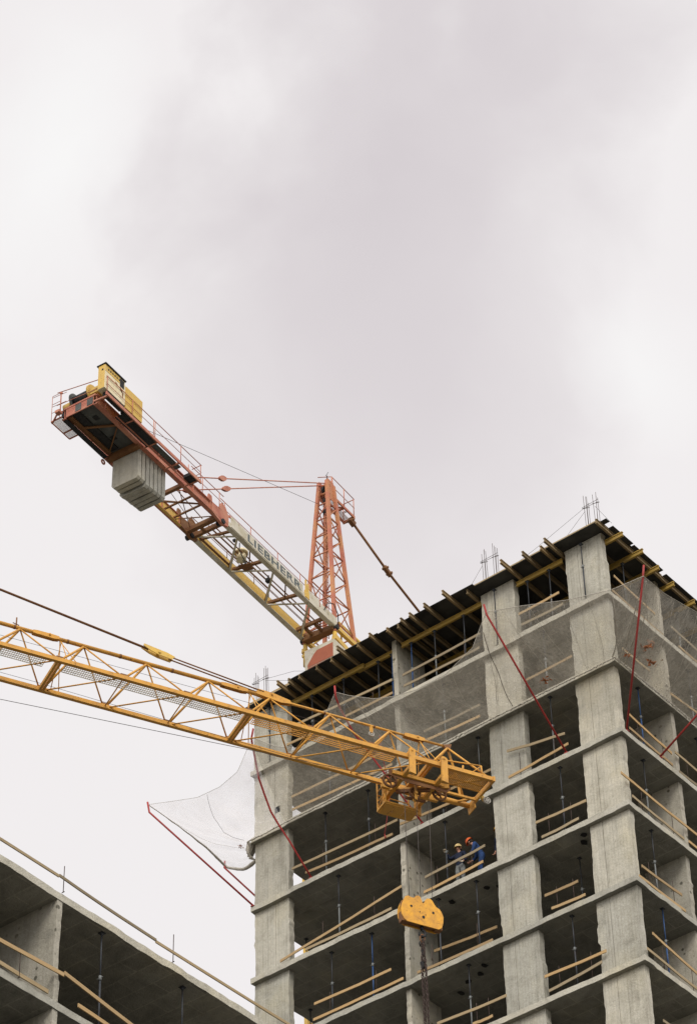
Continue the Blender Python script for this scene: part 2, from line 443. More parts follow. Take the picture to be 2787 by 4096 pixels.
def primary(x0, x1, y, z=2.68):
    mb = MB()
    for dz in (-.08, .08): mb.bar((x0, y, z + dz), (x1, y, z + dz), .085, .04)
    mb.bar((x0 + .01, y, z), (x1 - .01, y, z), .03, .16)
    build(mb, 'main_beam', 'ybeam', deck)
primary(-14.35, -10.9, .30); primary(-11.25, -9.5, .39); primary(-9.15, -5.45, .30); primary(-3.92, -1.9, .27); 
primary(-14.2, -9.6, 2.0); primary(-9.1, -2.2, 2.1); primary(-14.2, -2.2, 4.4)
primary(-1.85, .56, .47); primary(-2.6, .58, 1.67); primary(-2.4, .50, 2.77); primary(-2.4, .40, 3.86); primary(-2.5, .40, 5.16); primary(-2.5, .42, 6.5); primary(-2.5, .42, 8.0)

# ------------------------------------------------------------------ starter bars on the piers
def starter(xs, top, foot, label, z_tie=4.35):
    t = thing('starter_bars', ((xs[0] + xs[-1]) / 2, .27, foot), label, 'rebar', 'starter bars standing on the piers')
    r2 = random.Random(int(-xs[0] * 100))
    for x in xs:
        for dx, dy in ((-.045, -.05), (.0, .06), (.04, -.04), (.055, .08)):
            mb = MB(); h = top + r2.uniform(-.22, .1)
            mb.tube([(x + dx, .27 + dy, foot), (x + dx + r2.uniform(-.01, .01), .27 + dy, (h + foot) / 2), (x + dx + r2.uniform(-.025, .025), .27 + dy + r2.uniform(-.03, .03), h)], .0085, 5)
            build(mb, 'vertical_bar', 'rebar', t)
    mb = MB()
    for dz in (0, .12): mb.tube([(xs[0] - .14, .2, z_tie + dz * .4 + .06), (xs[-1] + .16, .2, z_tie + dz)], .008, 5)
    mb.tube([(xs[0] - .12, .2, z_tie + .04), (xs[0] + .1, .34, z_tie + .1)], .012, 5)
    mb.tube([(xs[-1] - .1, .2, z_tie + .04), (xs[-1] + .12, .34, z_tie + .1)], .012, 5)
    build(mb, 'cross_tie', 'rebar', t)
starter([-16.06, -15.58], 4.97, 3.0, 'rusty starter bars standing on the left end pier, behind yellow jib', 4.42)
starter([-5.24, -4.76], 5.02, 3.0, 'rusty starter bars standing above the middle pier of the deck edge', 4.42)
starter([-.70, -.30], 4.97, 3.0, 'rusty starter bars standing above the near corner pier', 4.42)
def wire(pts, label, r=.006):
    mb = MB(); mb.tube(pts, r, 5); tag(build(mb, 'thin_wire', 'rope'), label, 'wire', 'thin wires stretched over the deck')
wire([(-.30, .2, 4.3), (.38, .1, 3.03)], 'thin wire from the corner starter bars down to the deck edge')
wire([(-.72, .2, 4.3), (-1.8, .0, 3.12)], 'thin wire from the corner starter bars down along the deck')
wire([(-.80, .2, 4.45), (-3, .2, 3.78), (-4.65, .2, 3.4), (-6.6, .2, 3.2)], 'long thin wire sagging between corner and middle starter bars')
wire([(-5.3, .2, 4.3), (-6.0, .0, 3.12)], 'thin wire from the middle starter bars down to the deck')
wire([(-15.5, .2, 4.4), (-13.9, -.1, 3.75), (-12.8, -.2, 3.12)], 'thin wire from left starter bars down to the deck edge')
wire([(-15.55, .2, 4.35), (-14.2, 1.2, 4.25), (-11.5, 4, 4.6)], 'thin wire from left starter bars towards the far crane base')

mb = MB()
for k in range(5):
    mb.tube([(-7.62 + .24 * math.cos(u) + .03 * k, .55 + .2 * math.sin(u), .22 + .05 * k + .02 * math.sin(3 * u + k)) for u in [2 * math.pi * i / 18 for i in range(19)]], .018, 6)
mb.tube([(-7.4, .5, .3), (-7.0, .3, .24), (-6.7, .35, .22)], .018, 6)
tag(build(mb, 'hose_coil', 'dprop'), 'dark coiled hose lying on the top floor of the middle bay', 'hose')
mb = MB(); mb.tube([(-9.4, -.9, -2.0), (-9.55, -.5, -2.9), (-9.5, -.2, -3.9), (-9.72, -.12, -4.6), (-9.85, -.1, -5.2), (-9.95, -.08, -5.55)], .013, 6); mb.tube([(-9.95, -.08, -5.55), (-9.9, -.1, -5.75)], [.013, .03], 6)
tag(build(mb, 'hanging_rope', 'redpole'), 'thin red rope hanging loose in the left bay below the jib', 'rope')

# ------------------------------------------------------------------ guardrail planks and their posts
BAY = {'A': 'left bay', 'B': 'middle bay', 'C': 'right bay'}
ST = ['top storey', 'second storey from top', 'third storey from top', 'fourth storey from top', 'fifth storey from top', 'sixth storey from top', 'seventh storey from top']
LB = [(0,'A','u',-14.04,1.35,-9.47,1.12,.05),(0,'A','l',-14.4,.63,-9.46,.52,.05),(0,'B','u',-8.98,1.07,-5.49,1.14,.05),(0,'B','l',-8.94,.56,-5.55,.53,.05),(0,'C','u',-3.78,1.1,-2.02,1.14,.05),(0,'C','l',-3.69,.57,-1.9,.55,.05),(1,'A','u',-14.21,-1.83,-9.45,-1.9,.05),(1,'A','l',-14.17,-2.41,-9.61,-2.62,.05),(1,'B','u',-8.15,-1.9,-5.68,-1.97,.05),(1,'B','l',-8.3,-2.3,-5.71,-2.45,.05),(1,'C','u',-3.66,-1.92,-1.72,-1.88,.05),(2,'A','u',-14.22,-4.98,-9.47,-5.1,.05),(2,'A','l',-13.61,-5.43,-9.7,-5.6,.05),(2,'B','u',-8.49,-4.89,-5.41,-4.92,.05),(2,'B','l',-9.36,-5.34,-7.11,-5.48,.05),(2,'C','u',-4.68,-4.5,-2.28,-4.94,.05),(2,'C','l',-4.69,-5.61,-2.18,-5.42,.05),(3,'A','u',-14.8,-8.62,-9.41,-7.92,.05),(3,'A','l',-13.66,-8.63,-9.87,-8.62,.05),(3,'B','u',-8.39,-8.02,-5.84,-7.89,.05),(3,'B','l',-8.47,-8.6,-5.95,-8.49,.05),(3,'C','u',-3.73,-7.96,-1.67,-8.03,.05),(3,'C','l',-3.53,-8.64,-2.02,-8.59,.05),(4,'A','u',-13.31,-10.99,-9.98,-11.03,.05),(4,'A','l',-13.36,-11.6,-9.48,-11.6,.05),(4,'B','u',-9.0,-10.15,-6.36,-10.34,1.2),(4,'B','l',-8.89,-11.63,-5.76,-11.71,.05),(4,'C','u',-3.59,-10.95,-2.26,-10.98,.05),(4,'C','l',-3.36,-11.55,-2.02,-11.61,.05),(5,'B','u',-8.17,-13.91,-5.36,-14.02,.05),(5,'B','l',-6.75,-14.52,-5.95,-14.54,.05),(5,'C','u',-3.83,-13.97,-1.42,-14.03,.05),(5,'C','l',-3.7,-14.56,-1.62,-14.36,.05)]
RB = [(0,'A','u',.6,1.16,3.05,1.0),(0,'A','l',.4,.37,3.45,.27),(0,'B','u',4.06,1.05,6.9,.96),(0,'B','l',4.43,.39,7.0,.41),(1,'A','u',.66,-2.06,2.27,-2.04),(1,'B','u',3.48,-2.31,6.6,-2.0),(2,'A','u',.64,-4.91,3.12,-5.12),(2,'A','l',.58,-5.52,3.09,-5.63),(2,'B','u',3.34,-4.93,6.4,-4.98),(2,'B','l',3.48,-5.68,6.4,-5.55),(3,'A','u',-.23,-7.84,4.17,-7.94),(3,'A','l',.33,-8.47,3.29,-8.58),(3,'B','l',3.57,-8.52,6.5,-8.53),(4,'A','u',.46,-11.18,2.74,-11.11),(4,'A','l',.25,-11.68,2.86,-11.68),(5,'A','u',.69,-13.65,3.6,-13.98),(5,'A','l',.28,-14.43,3.4,-14.58),(6,'A','u',.79,-16.83,3.2,-16.81)]
GP = 'planks nailed up as guardrails'
def plank(p0, p1, label, m, th=.03, h=.105):
    mb = MB(); p0 = Vector(p0); p1 = Vector(p1)
    n = 5; r2 = random.Random(int(abs(p0.x * 37 + p0.y * 91 + p0.z * 53) * 10))
    pts = [p0.lerp(p1, i / n) + Vector((0, 0, (r2.uniform(-.012, .012) - .02 * math.sin(math.pi * i / n)) if 0 < i < n else 0)) for i in range(n + 1)]
    d = (p1 - p0); d.z = 0; d.normalize(); s = Vector((0, 0, 1)).cross(d) * th / 2; u = Vector((0, 0, h / 2))
    vs = []
    for p in pts: vs += [p - s - u, p + s - u, p + s + u, p - s + u]
    fs = [(0, 1, 2, 3), tuple(4 * n + e for e in (3, 2, 1, 0))]
    for i in range(n):
        for e in range(4): fs.append((4 * i + e, 4 * i + 4 + e, 4 * i + 4 + (e + 1) % 4, 4 * i + (e + 1) % 4))
    mb.add(vs, fs)
    tag(build(mb, 'guardrail_plank', m), label, 'plank', GP)
def post(x, y, z0, z1, label):
    mb = MB(); mb.tube([(x, y, z0), (x + .005, y, z1)], .011, 6)
    mb.tube([(x - .04, y, z0 + .01), (x + .04, y, z0 + .01)], .012, 6)
    tag(build(mb, 'guardrail_post', 'rebar'), label, 'post', 'thin steel posts holding the planks')
bays = {}
for L, b, r, x0, z0, x1, z1, y in LB:
    plank((x0, y, z0), (x1, y, z1), ('upper' if r == 'u' else 'lower') + ' guardrail plank in the ' + BAY[b] + ' of left facade, ' + ST[L], 'plank' if rng.random() < .6 else 'oldplank')
    if y < .5: bays.setdefault(('L', L, b), []).append((x0, x1))
for L, b, r, y0, z0, y1, z1 in RB:
    plank((-.05, y0, z0), (-.05, y1, z1), ('upper' if r == 'u' else 'lower') + ' guardrail plank in the ' + ('near' if b == 'A' else 'far') + ' bay of right facade, ' + ST[L], 'plank' if rng.random() < .6 else 'oldplank')
    bays.setdefault(('R', L, b), []).append((y0, y1))
for (f, L, b), rs in bays.items():
    lo = max(r[0] for r in rs); hi = min(r[1] for r in rs)
    for q, w in ((.2, 'first'), (.8, 'second')):
        t = lo + (hi - lo) * q; zb = -3 * L + .2
        if f == 'L': post(t, .08, zb, zb + 1.02, w + ' thin guardrail post in ' + BAY[b] + ' of left facade, ' + ST[L])
        else: post(-.08, t, zb, zb + 1.02, w + ' thin guardrail post in ' + ('near' if b == 'A' else 'far') + ' bay of right facade, ' + ST[L])
# lower wing
plank((.77, -34, -26.44), (.77, -26.77, -26.44), 'first long rail plank above the roof of the lower block', 'oldplank', .03, .075)
plank((.77, -26.75, -26.41), (.77, -23.34, -26.50), 'second rail plank above roof of lower block, past the first post', 'oldplank', .03, .075)
plank((.77, -23.36, -26.54), (.77, -16.2, -26.44), 'third rail plank above the lower block roof, beside the tower pier', 'oldplank', .03, .075)
plank((.77, -31.5, -29.25), (.77, -26.45, -29.03), 'rail plank across the lit wall of the lower block', 'plank')
plank((.77, -26.43, -28.97), (.77, -22.6, -29.42), 'sloping rail plank in the dark bay of the lower block', 'plank')
plank((.77, -25.94, -29.60), (.77, -22.9, -29.70), 'low short plank in the dark bay of the lower block', 'plank')
plank((.74, -31.5, -29.66), (.74, -26.9, -29.70), 'toe board on the lower floor edge of the lower block', 'oldplank')
post(.75, -26.58, -26.8, -26.05, 'thin post on lower block roof beside the wall end')
post(.75, -22.70, -26.8, -26.0, 'thin post on lower block roof nearer to the tower')
post(.75, -27.86, -29.8, -29.0, 'thin post in front of lower block lit wall')

# ------------------------------------------------------------------ telescopic props
def prop(x, y, z0, z1, m, label, up='gprop', frac=.55):
    t = thing('steel_prop', (x, y, z0), label, 'prop', 'telescopic steel props under the slabs')
    zm = z0 + (z1 - z0) * frac
    mb = MB(); mb.tube([(x, y, z0 + .01), (x, y, zm)], .026, 8); build(mb, 'outer_tube', m, t)
    mb = MB(); mb.tube([(x, y, zm), (x, y, z1 - .012)], .020, 8); build(mb, 'inner_tube', 'bprop' if m == 'bprop' else up, t)
    mb = MB(); mb.tube([(x, y, zm - .07), (x, y, zm + .05)], .042, 8); mb.bar((x - .09, y, zm), (x + .09, y, zm), .015); build(mb, 'collar', 'gprop', t)
    mb = MB(); mb.box(x - .07, x + .07, y - .07, y + .07, z1 - .012, z1 - .002); mb.tube([(x, y, z1 - .08), (x, y, z1 - .012)], [.024, .06], 8); build(mb, 'head_plate', 'dprop', t)
    mb = MB(); mb.box(x - .07, x + .07, y - .07, y + .07, z0 + .001, z0 + .01); build(mb, 'base_plate', 'dprop', t)
PR = [  # x, y, storey, material, upper tube, label
 (-12.9, .35, 2, 'gprop', 'dprop', 'A'), (-10.91, .30, 2, 'dprop', 'dprop', 'A'), (-12.35, .32, 3, 'gprop', 'dprop', 'A'), (-7.57, .22, 3, 'dprop', 'dprop', 'B'),
 (-15.7, 2.6, 3, 'dprop', 'dprop', 'A'), (-10.98, .35, 4, 'bprop', 'bprop', 'A'), (-12.75, .35, 4, 'dprop', 'dprop', 'A'), (-8.0, .22, 4, 'dprop', 'dprop', 'B'), (-6.4, .22, 4, 'dprop', 'dprop', 'B'),
 (-7.0, .35, 5, 'gprop', 'dprop', 'B'), (-2.85, .2, 2, 'gprop', 'dprop', 'C'), (-2.75, .3, 3, 'dprop', 'dprop', 'C'), (-2.75, .28, 5, 'dprop', 'dprop', 'C'), (-2.94, .25, 1, 'gprop', 'dprop', 'C'),
 (-7.4, .3, 1, 'gprop', 'dprop', 'B'), (-12.7, .4, 1, 'dprop', 'dprop', 'A'), (-15.6, 2.65, 4, 'dprop', 'dprop', 'A'), (-3.0, 1.4, 4, 'dprop', 'dprop', 'C'), (-8.6, 1.6, 2, 'gprop', 'dprop', 'B'), (-6.1, .4, 2, 'gprop', 'gprop', 'B')]
cnt = {}
for p in PR: cnt.setdefault((p[2], p[5]), []).append(p)
for (s, b), ps in cnt.items():
    ps.sort()
    for i, (x, y, s_, m, up, b_) in enumerate(ps):
        colr = {'bprop': 'bright blue', 'dprop': 'dark', 'gprop': 'grey'}[m]
        w = '' if len(ps) == 1 else ('leftmost ' if i == 0 else ('rightmost ' if i == len(ps) - 1 else 'central '))
        prop(x, y, -3 * s + .2, -3 * (s - 1), m, w + colr + ' prop in the ' + BAY[b] + ' of left facade, ' + ST[s], up)
for i, (x, y, s, m) in enumerate(((-.28, 1.75, 2, 'bprop'), (-.4, 1.8, 3, 'gprop'), (-.3, 1.68, 4, 'gprop'), (-.3, 1.85, 5, 'bprop'), (-.3, 5.3, 1, 'gprop'), (-.35, 5.4, 2, 'dprop'))):
    prop(x, y, -3 * s + .2, -3 * (s - 1), m, {'bprop': 'bright blue', 'gprop': 'grey', 'dprop': 'dark'}[m] + ' prop near ' + ('the corner ' if y < 3 else 'the second wall ') + 'of right facade, ' + ST[s], 'dprop')
for i, (x, y, m, w) in enumerate(((-13.4, .33, 'dprop', 'below the deck behind the yellow jib'), (-11.9, .33, 'dprop', 'below the deck beside the net tip'), (-10.3, .36, 'dprop', 'below the deck, left of the blue ones'), (-9.66, .36, 'bprop', 'just left of the thin wall under deck'), (-8.72, .30, 'bprop', 'just right of the thin wall under deck'), (-7.65, .30, 'gprop', 'below the deck in middle bay, leftmost one'), (-6.33, .30, 'dprop', 'below the deck in middle bay, rightmost one'), (-3.45, .27, 'dprop', 'below the deck in right bay, left one'), (-2.5, .27, 'gprop', 'below the deck in right bay, right one'), (-.32, 1.68, 'dprop', 'below the deck on right facade, behind net'), (-.4, 5.16, 'gprop', 'below the deck beyond second wall, behind net'))):
    prop(x, y, .2, 2.579, m, {'bprop': 'blue', 'gprop': 'grey', 'dprop': 'dark'}[m] + ' steel prop ' + w, 'dprop', .5)
for x, w in ((-15.22, 'left end pier behind the jib'), (-4.76, 'middle pier'), (-.945, 'near corner pier')):
    prop(x, .06, .2, 2.78, 'dprop', 'dark prop standing against the outer face of the ' + w, 'dprop', .6)
prop(.5, -24.96, -29.8, -27.0, 'dprop', 'dark steel prop in the lower block, nearer its lit wall', 'dprop')
prop(.4, -21.95, -29.8, -27.0, 'dprop', 'dark steel prop in the lower block, close to the tower', 'dprop')

# ------------------------------------------------------------------ red net poles
def pole(pts, label, r=.036):
    mb = MB(); mb.tube(pts, r, 9)
    a = Vector(pts[-1]); mb.box(a.x - .07, a.x + .07, a.y - .05, a.y + .07, a.z - .05, a.z - .02)
    tag(build(mb, 'net_pole', 'redpole'), label, 'pole', 'red outrigger poles of the safety nets')
PT = {1: Vector((-13.25, -3.2, -1.1)), 2: Vector((-9.45, -3.3, -1.2)), 3: Vector((-2.91, -3.3, -1.07)), 4: Vector((2.5, -1.6, -1.22)), 5: Vector((2.75, 3.1, -3.0)), 6: Vector((-19, -2.39, -1.12)), 7: Vector((-19, 1.93, -1.42))}
pole([PT[1], (-13.43, -3.1, -1.42), (-13.56, -2.85, -1.62), (-13.69, -2.6, -1.83), (-13.86, -2.2, -2.4), (-13.95, -1.75, -2.9), (-13.97, -1.4, -3.4), (-13.86, -1.1, -3.87), (-13.73, -.7, -4.38), (-13.36, .05, -5.74)], 'bent red net pole leaning out past the left end pier')
pole([PT[2], (-9.5, -3.2, -1.58), (-9.68, -2.75, -1.75), (-9.72, -2.4, -1.95), (-9.64, -2.1, -2.42), (-9.54, -1.6, -2.84), (-9.23, -1.1, -3.65), (-8.40, .05, -5.74)], 'wavy red net pole crossing behind the yellow jib')
pole([PT[3], (-2.89, -3.2, -1.47), (-2.28, .05, -5.74)], 'straight red net pole crossing the middle pier')
pole([PT[4], (2.4, -1.56, -1.63), (-.05, .38, -5.74)], 'straight red net pole leaning out at the near corner')
pole([PT[5], (2.65, 3.0, -3.3), (-.05, 2.31, -5.74)], 'red net pole rising to the right from the right facade')
pole([PT[6], (-18.9, -2.39, -1.62), (-16.02, .02, -5.74)], 'long red net pole sticking out left against the sky')
pole([PT[7], (-18.98, 1.88, -1.75), (-16.02, 2.6, -5.74)], 'short red net pole against sky, mostly behind the left pier')

# ------------------------------------------------------------------ safety nets
def lerp_path(pts, n):
    pts = [Vector(p) for p in pts]; L = [0]
    for a, b in zip(pts, pts[1:]): L.append(L[-1] + (b - a).length)
    return pts, L
def net(name, pairs, sag, m, label, nt=12, seams=(), pit=.35, cordmat='cord', dense=0):
    t_ = thing(name, pairs[len(pairs) // 2][1], label, 'net', 'safety nets round the tower')
    o = [Vector(a) for a, b in pairs]; i_ = [Vector(b) for a, b in pairs]
    L = [0]
    for k in range(len(o) - 1): L.append(L[-1] + ((o[k + 1] - o[k]).length + (i_[k + 1] - i_[k]).length) / 2)
    nu = int(L[-1] / .09)
    def at(s, t):
        s = max(0, min(s, L[-1])); k = 0
        while k < len(L) - 2 and L[k + 1] < s: k += 1
        q = (s - L[k]) / max(1e-6, L[k + 1] - L[k])
        a = o[k].lerp(o[k + 1], q); b = i_[k].lerp(i_[k + 1], q)
        p = b.lerp(a, t); w = 4 * t * (1 - t)
        p.z -= sag * w
        nz = mnoise.noise(Vector((s * .9, t * 2.2, sag * 9))) * .20 + mnoise.noise(Vector((s * 3.1, t * 1.3, 4))) * .10 + mnoise.noise(Vector((s * 7, t * 1.1, 9))) * .04
        p += Vector((0, 0, nz * min(1, w * 1.5)))
        return p
    mb = MB(); vs = []; fs = []
    for u in range(nu + 1):
        for v in range(nt + 1): vs.append(at(L[-1] * u / nu, v / nt))
    for u in range(nu):
        for v in range(nt): fs.append((u * (nt + 1) + v, (u + 1) * (nt + 1) + v, (u + 1) * (nt + 1) + v + 1, u * (nt + 1) + v + 1))
    mb.add(vs, fs, True); build(mb, 'mesh_panel', m, t_)
    mb = MB(); mb.tube([at(L[-1] * u / nu, 1) for u in range(nu + 1)], .007 if m == 'lnet' else .011, 5); build(mb, 'border_rope', cordmat, t_)
    mb = MB()                                        # the bunched edge tied along the slab
    for off in (0, .05):
        mb.tube([at(L[-1] * u / (nu * 2), .012) + Vector((0, -off, -.02 - off + mnoise.noise(Vector((u * .7, off * 9, 3))) * .05)) for u in range(nu * 2 + 1)], [.018 + .016 * abs(mnoise.noise(Vector((u * .5, 2, off)))) for u in range(nu * 2 + 1)], 6)
    build(mb, 'bunched_edge', cordmat, t_)
    for (s0, t0, s1, t1, r, cm) in seams:
        mb = MB()
        mb.tube([at(L[-1] * (s0 + (s1 - s0) * k / 24), t0 + (t1 - t0) * k / 24 + .012 * math.sin(k * .5)) + Vector((0, 0, -.01 - .25 * math.sin(math.pi * k / 24) * abs(s1 - s0))) for k in range(25)], r, 5)
        build(mb, 'seam_cord', cm, t_)
    return at, L
yi, zi = -.045, -2.93
front = [((-13.40,-3.12,-1.36), (-14.4,yi,zi)), ((-12.51,-2.9,-2.09), (-13.2,yi,zi)), ((-11.37,-2.8,-2.70), (-11.9,yi,zi)), ((-10.46,-2.95,-2.4), (-10.8,yi,zi)), ((-9.48,-3.23,-1.42), (-9.8,yi,zi)),
 ((-9.08,-2.95,-1.62), (-9.3,yi,zi)), ((-8.05,-2.9,-2.26), (-8.3,yi,zi)), ((-7.25,-2.9,-2.57), (-7.4,yi,zi)), ((-6.26,-2.9,-2.8), (-6.3,yi,zi)), ((-4.97,-2.9,-2.80), (-5,yi,zi)), ((-3.73,-2.95,-2.31), (-3.8,yi,zi)), ((-2.9,-3.22,-1.35), (-3.1,yi,zi)),
 ((-1.69,-3.05,-1.66), (-2.2,yi,zi)), ((.07,-2.7,-2.12), (-1.2,yi,zi)), ((1.58,-2.2,-2.15), (-.4,yi,zi)), ((2.43,-1.58,-1.65), (.03,-.05,zi))]
atF, LF = net('safety_net', front, .28, 'net', 'pale safety net slung under the deck along the left facade', 14,
    [(.13, .95, .2, .05, .010, 'cord'), (.33, .95, .36, .08, .014, 'cord'), (.62, .2, .7, .9, .008, 'cord'), (.70, .95, .64, .05, .012, 'dcord'), (.95, .95, .985, .05, .02, 'cord')] + [(a, .97, a + d, .04, .006, 'cord') for a, d in ((.30, .03), (.34, .07), (.37, .02), (.42, .06), (.47, -.04), (.55, .03), (.60, -.05), (.76, .03), (.81, .05), (.87, .02), (.91, .04), (.98, .01))])
rightp = [((2.43,-1.58,-1.65), (.04,-.05,zi)), ((2.36,-.24,-1.50), (.045,.9,zi)), ((2.36,.87,-1.26), (.045,1.6,zi)), ((2.36,1.92,-1.0), (.045,2.5,zi)), ((2.55,3.2,-.75), (.045,3.6,zi)), ((2.5,5.0,-1.2), (.045,5.2,zi)), ((2.7,7.5,-.8), (.045,7.4,zi))]
atR, LR = net('safety_net', rightp, .3, 'net', 'pale safety net wrapped round the corner and along the right facade', 14,
    [(.02, .98, .08, .02, .022, 'cord'), (.05, .9, .12, .03, .012, 'cord'), (.0, .8, .04, .0, .02, 'cord'), (.4, .1, .75, .25, .01, 'cord')] + [(a, .97, b, .03, .006, 'cord') for a, b in ((.01, .05), (.02, .09), (.03, .14), (.08, .16), (.12, .22), (.2, .26), (.3, .27), (.36, .42), (.45, .4))])
leftp = [((-19.0,2.0,-1.62), (-16.15,.95,zi)), ((-19.0,.93,-1.36), (-16.15,.7,zi)), ((-19.0,-.47,-1.24), (-16.15,.4,zi)), ((-19.0,-1.72,-1.2), (-16.15,.15,zi)), ((-18.98,-2.37,-1.22), (-16.15,.0,zi)),
 ((-17.59,-2.6,-1.87), (-16.14,-.04,zi)), ((-16.21,-2.8,-2.48), (-15.8,-.05,zi)), ((-14.98,-3.0,-2.72), (-15.3,-.05,zi)), ((-14.07,-3.1,-2.55), (-14.8,-.05,zi)), ((-13.42,-3.13,-1.5), (-14.45,-.05,zi))]
atL, LL = net('safety_net', leftp, .34, 'lnet', 'white safety net hanging against the sky left of the tower', 16,
    [(.70, .985, .52, .08, .006, 'dcord'), (.34, .97, .20, .12, .004, 'cord')])
mb = MB()                                            # the heavy folded lower hem, sagging to the pier
s6 = LL[4]
hp = [atL(s6 * (1 - k / 30), .995) for k in range(31)] + [atL(0, .995 - .98 * k / 14) for k in range(1, 15)]
hp = [a + Vector((0, 0, -.02 + mnoise.noise(Vector((k * .4, 1, 2))) * .02)) for k, a in enumerate(hp)]
nh = len(hp) - 1
mb.tube(hp, [.012 + .085 * (k / nh) ** 1.5 * (.75 + .5 * abs(mnoise.noise(Vector((k * .6, 5, 1))))) for k in range(nh + 1)], 8)
build(mb, 'folded_hem', 'cord', [o for o in C.objects if o.get('label', '').startswith('white safety net')][0])
mb = MB()
for k in range(5):
    mb.tube([(-16.16 + .02 * k, .1 * k - .05, -2.95), (-16.25 - .05 * k, .1 * k, -3.25 - .05 * (k % 3)), (-16.17, .12 * k, -3.5 - .09 * (k % 2))], [.05, .07, .01], 6)
build(mb, 'hanging_scraps', 'cord', [o for o in C.objects if o.get('label', '').startswith('white safety net')][0])
# rust brown scraps lying in the nets
def debris(p, size, label, seed, mat='debris'):
    r2 = random.Random(seed); mb = MB(); p = Vector(p)
    for k in range(16):
        c = p + Vector((r2.gauss(0, size * .45), r2.gauss(0, size * .45), abs(r2.gauss(0, size * .35))))
        d = Vector((r2.uniform(-1, 1), r2.uniform(-1, 1), r2.uniform(-.6, .8))).normalized() * size * r2.uniform(.2, .5)
        e = Vector((r2.uniform(-1, 1), r2.uniform(-1, 1), r2.uniform(-1, 1))).normalized() * size * r2.uniform(.1, .22)
        mb.plate([c - d - e, c + d * .4 - e, c + d, c + d * .5 + e, c - d * .6 + e * .8], e.cross(d).normalized() * size * .07)
    tag(build(mb, 'debris_clump', mat), label, 'debris', 'scraps caught in the safety nets')
debris((1.0, .80, -2.25), .13, 'rust brown scrap in corner net, topmost of four, thin and upright', 1)
debris((1.0, .46, -2.75), .22, 'largest rust brown clump in corner net, right of the red pole', 2)
debris((.55, -.1, -3.2), .15, 'rust brown clump in corner net, left of the red pole', 3)
debris((.9, .9, -3.05), .22, 'rust brown clump in corner net, lowest of four, round and dark', 4)
debris((-2.5, -.55, -2.95), .16, 'brown clump in the left facade net near the corner pier', 5)
debris((-16.35, -.25, -3.2), .1, 'small brown scraps in the white net left of the tower', 6)

# ------------------------------------------------------------------ cranes
class FR:                                            # a along the jib, b to the side seen from the street, z up
    def __init__(s, o, yaw):
        t = R(yaw); s.o = Vector(o); s.u = Vector((math.cos(t), math.sin(t), 0)); s.v = Vector((math.sin(t), -math.cos(t), 0))
    def __call__(s, a, b, z): return s.o + s.u * a + s.v * b + Vector((0, 0, z))
def fbox(mb, F, a0, a1, b0, b1, z0, z1):
    mb.hexa([F(a0, b0, z0), F(a0, b1, z0), F(a1, b1, z0), F(a1, b0, z0), F(a0, b0, z1), F(a0, b1, z1), F(a1, b1, z1), F(a1, b0, z1)])
def sub(parent, name, mat, fn):
    mb = MB(); fn(mb); return build(mb, name, mat, parent)

def mast(parent, F, a, b, z0, z1, w, mat, step=2.2):
    h = w / 2; cs = [(a - h, b - h), (a + h, b - h), (a + h, b + h), (a - h, b + h)]
    mb = MB()
    for x, y in cs: mb.bar(F(x, y, z0), F(x, y, z1), .17)
    n = int((z1 - z0) / step); s = (z1 - z0) / n
    for k in range(n):
        for e in range(4):
            p, q = cs[e], cs[(e + 1) % 4]
            if k % 2: p, q = q, p
            mb.tube([F(p[0], p[1], z0 + k * s), F(q[0], q[1], z0 + (k + 1) * s)], .045, 5)
            mb.tube([F(p[0], p[1], z0 + k * s), F(q[0], q[1], z0 + k * s)], .04, 5)
    build(mb, 'lattice_mast', mat, parent)

# ---- yellow crane, jib in front of the tower
F2 = FR((-0.567483, -8.158665, -13.366675), 64.65); W2, H2 = 1.45, 1.39
crane2 = thing('tower_crane', F2(-44, .72, GZ + 13.37), 'yellow tower crane whose lattice jib tip hangs before the tower', 'crane')
sub(crane2, 'top_chord', 'yel', lambda m: m.tube([F2(-42, .725, H2), F2(-6.9, .725, H2)], .062, 10))
sub(crane2, 'top_chord', 'yel', lambda m: m.tube([F2(-6.9, .725, H2), F2(-1.08, .725, H2)], .038, 8))
sub(crane2, 'bottom_chord', 'yel', lambda m: m.bar(F2(-42, 0, 0), F2(0.02, 0, 0), .11, .13))
sub(crane2, 'bottom_chord', 'yel', lambda m: m.bar(F2(-42, W2, 0), F2(0.05, W2, 0), .11, .13))
P0, PS = -13.74, 1.957
nodes = [P0 + PS * i for i in range(-14, 8)]
for side, bb in (('near', W2), ('far', 0)):
    for i, a in enumerate(nodes):
        t = a + PS / 2
        if t > -.9: continue
        top = F2(t, .725, H2 - .03); r1, r2 = (.037, .024)
        sub(crane2, 'diagonal_strut', 'yel', lambda m: m.tube([F2(a + .06, bb, .06), top], r1, 7))
        e = a + PS - .06
        sub(crane2, 'diagonal_strut', 'yel', lambda m: m.tube([top, F2(min(e, -.05), bb, .06)], r2, 7))
for i, a in enumerate(nodes[:-1]):
    if abs((a - P0) / (3 * PS) - round((a - P0) / (3 * PS))) < .01:
        sub(crane2, 'cross_beam', 'yel', lambda m: (m.bar(F2(a - .05, .05, -.01), F2(a - .05, W2 - .05, -.01), .07, .12), m.bar(F2(a + .06, .05, -.01), F2(a + .06, W2 - .05, -.01), .06, .10)))
    else: sub(crane2, 'cross_strut', 'yel', lambda m: m.tube([F2(a, 0, 0), F2(a, W2, 0)], .02, 6))
    sub(crane2, 'bottom_lacing', 'yel', lambda m: m.tube([F2(a + .12, .03, .0), F2(a + PS - .08, W2 - .03, 0)], .022, 6))
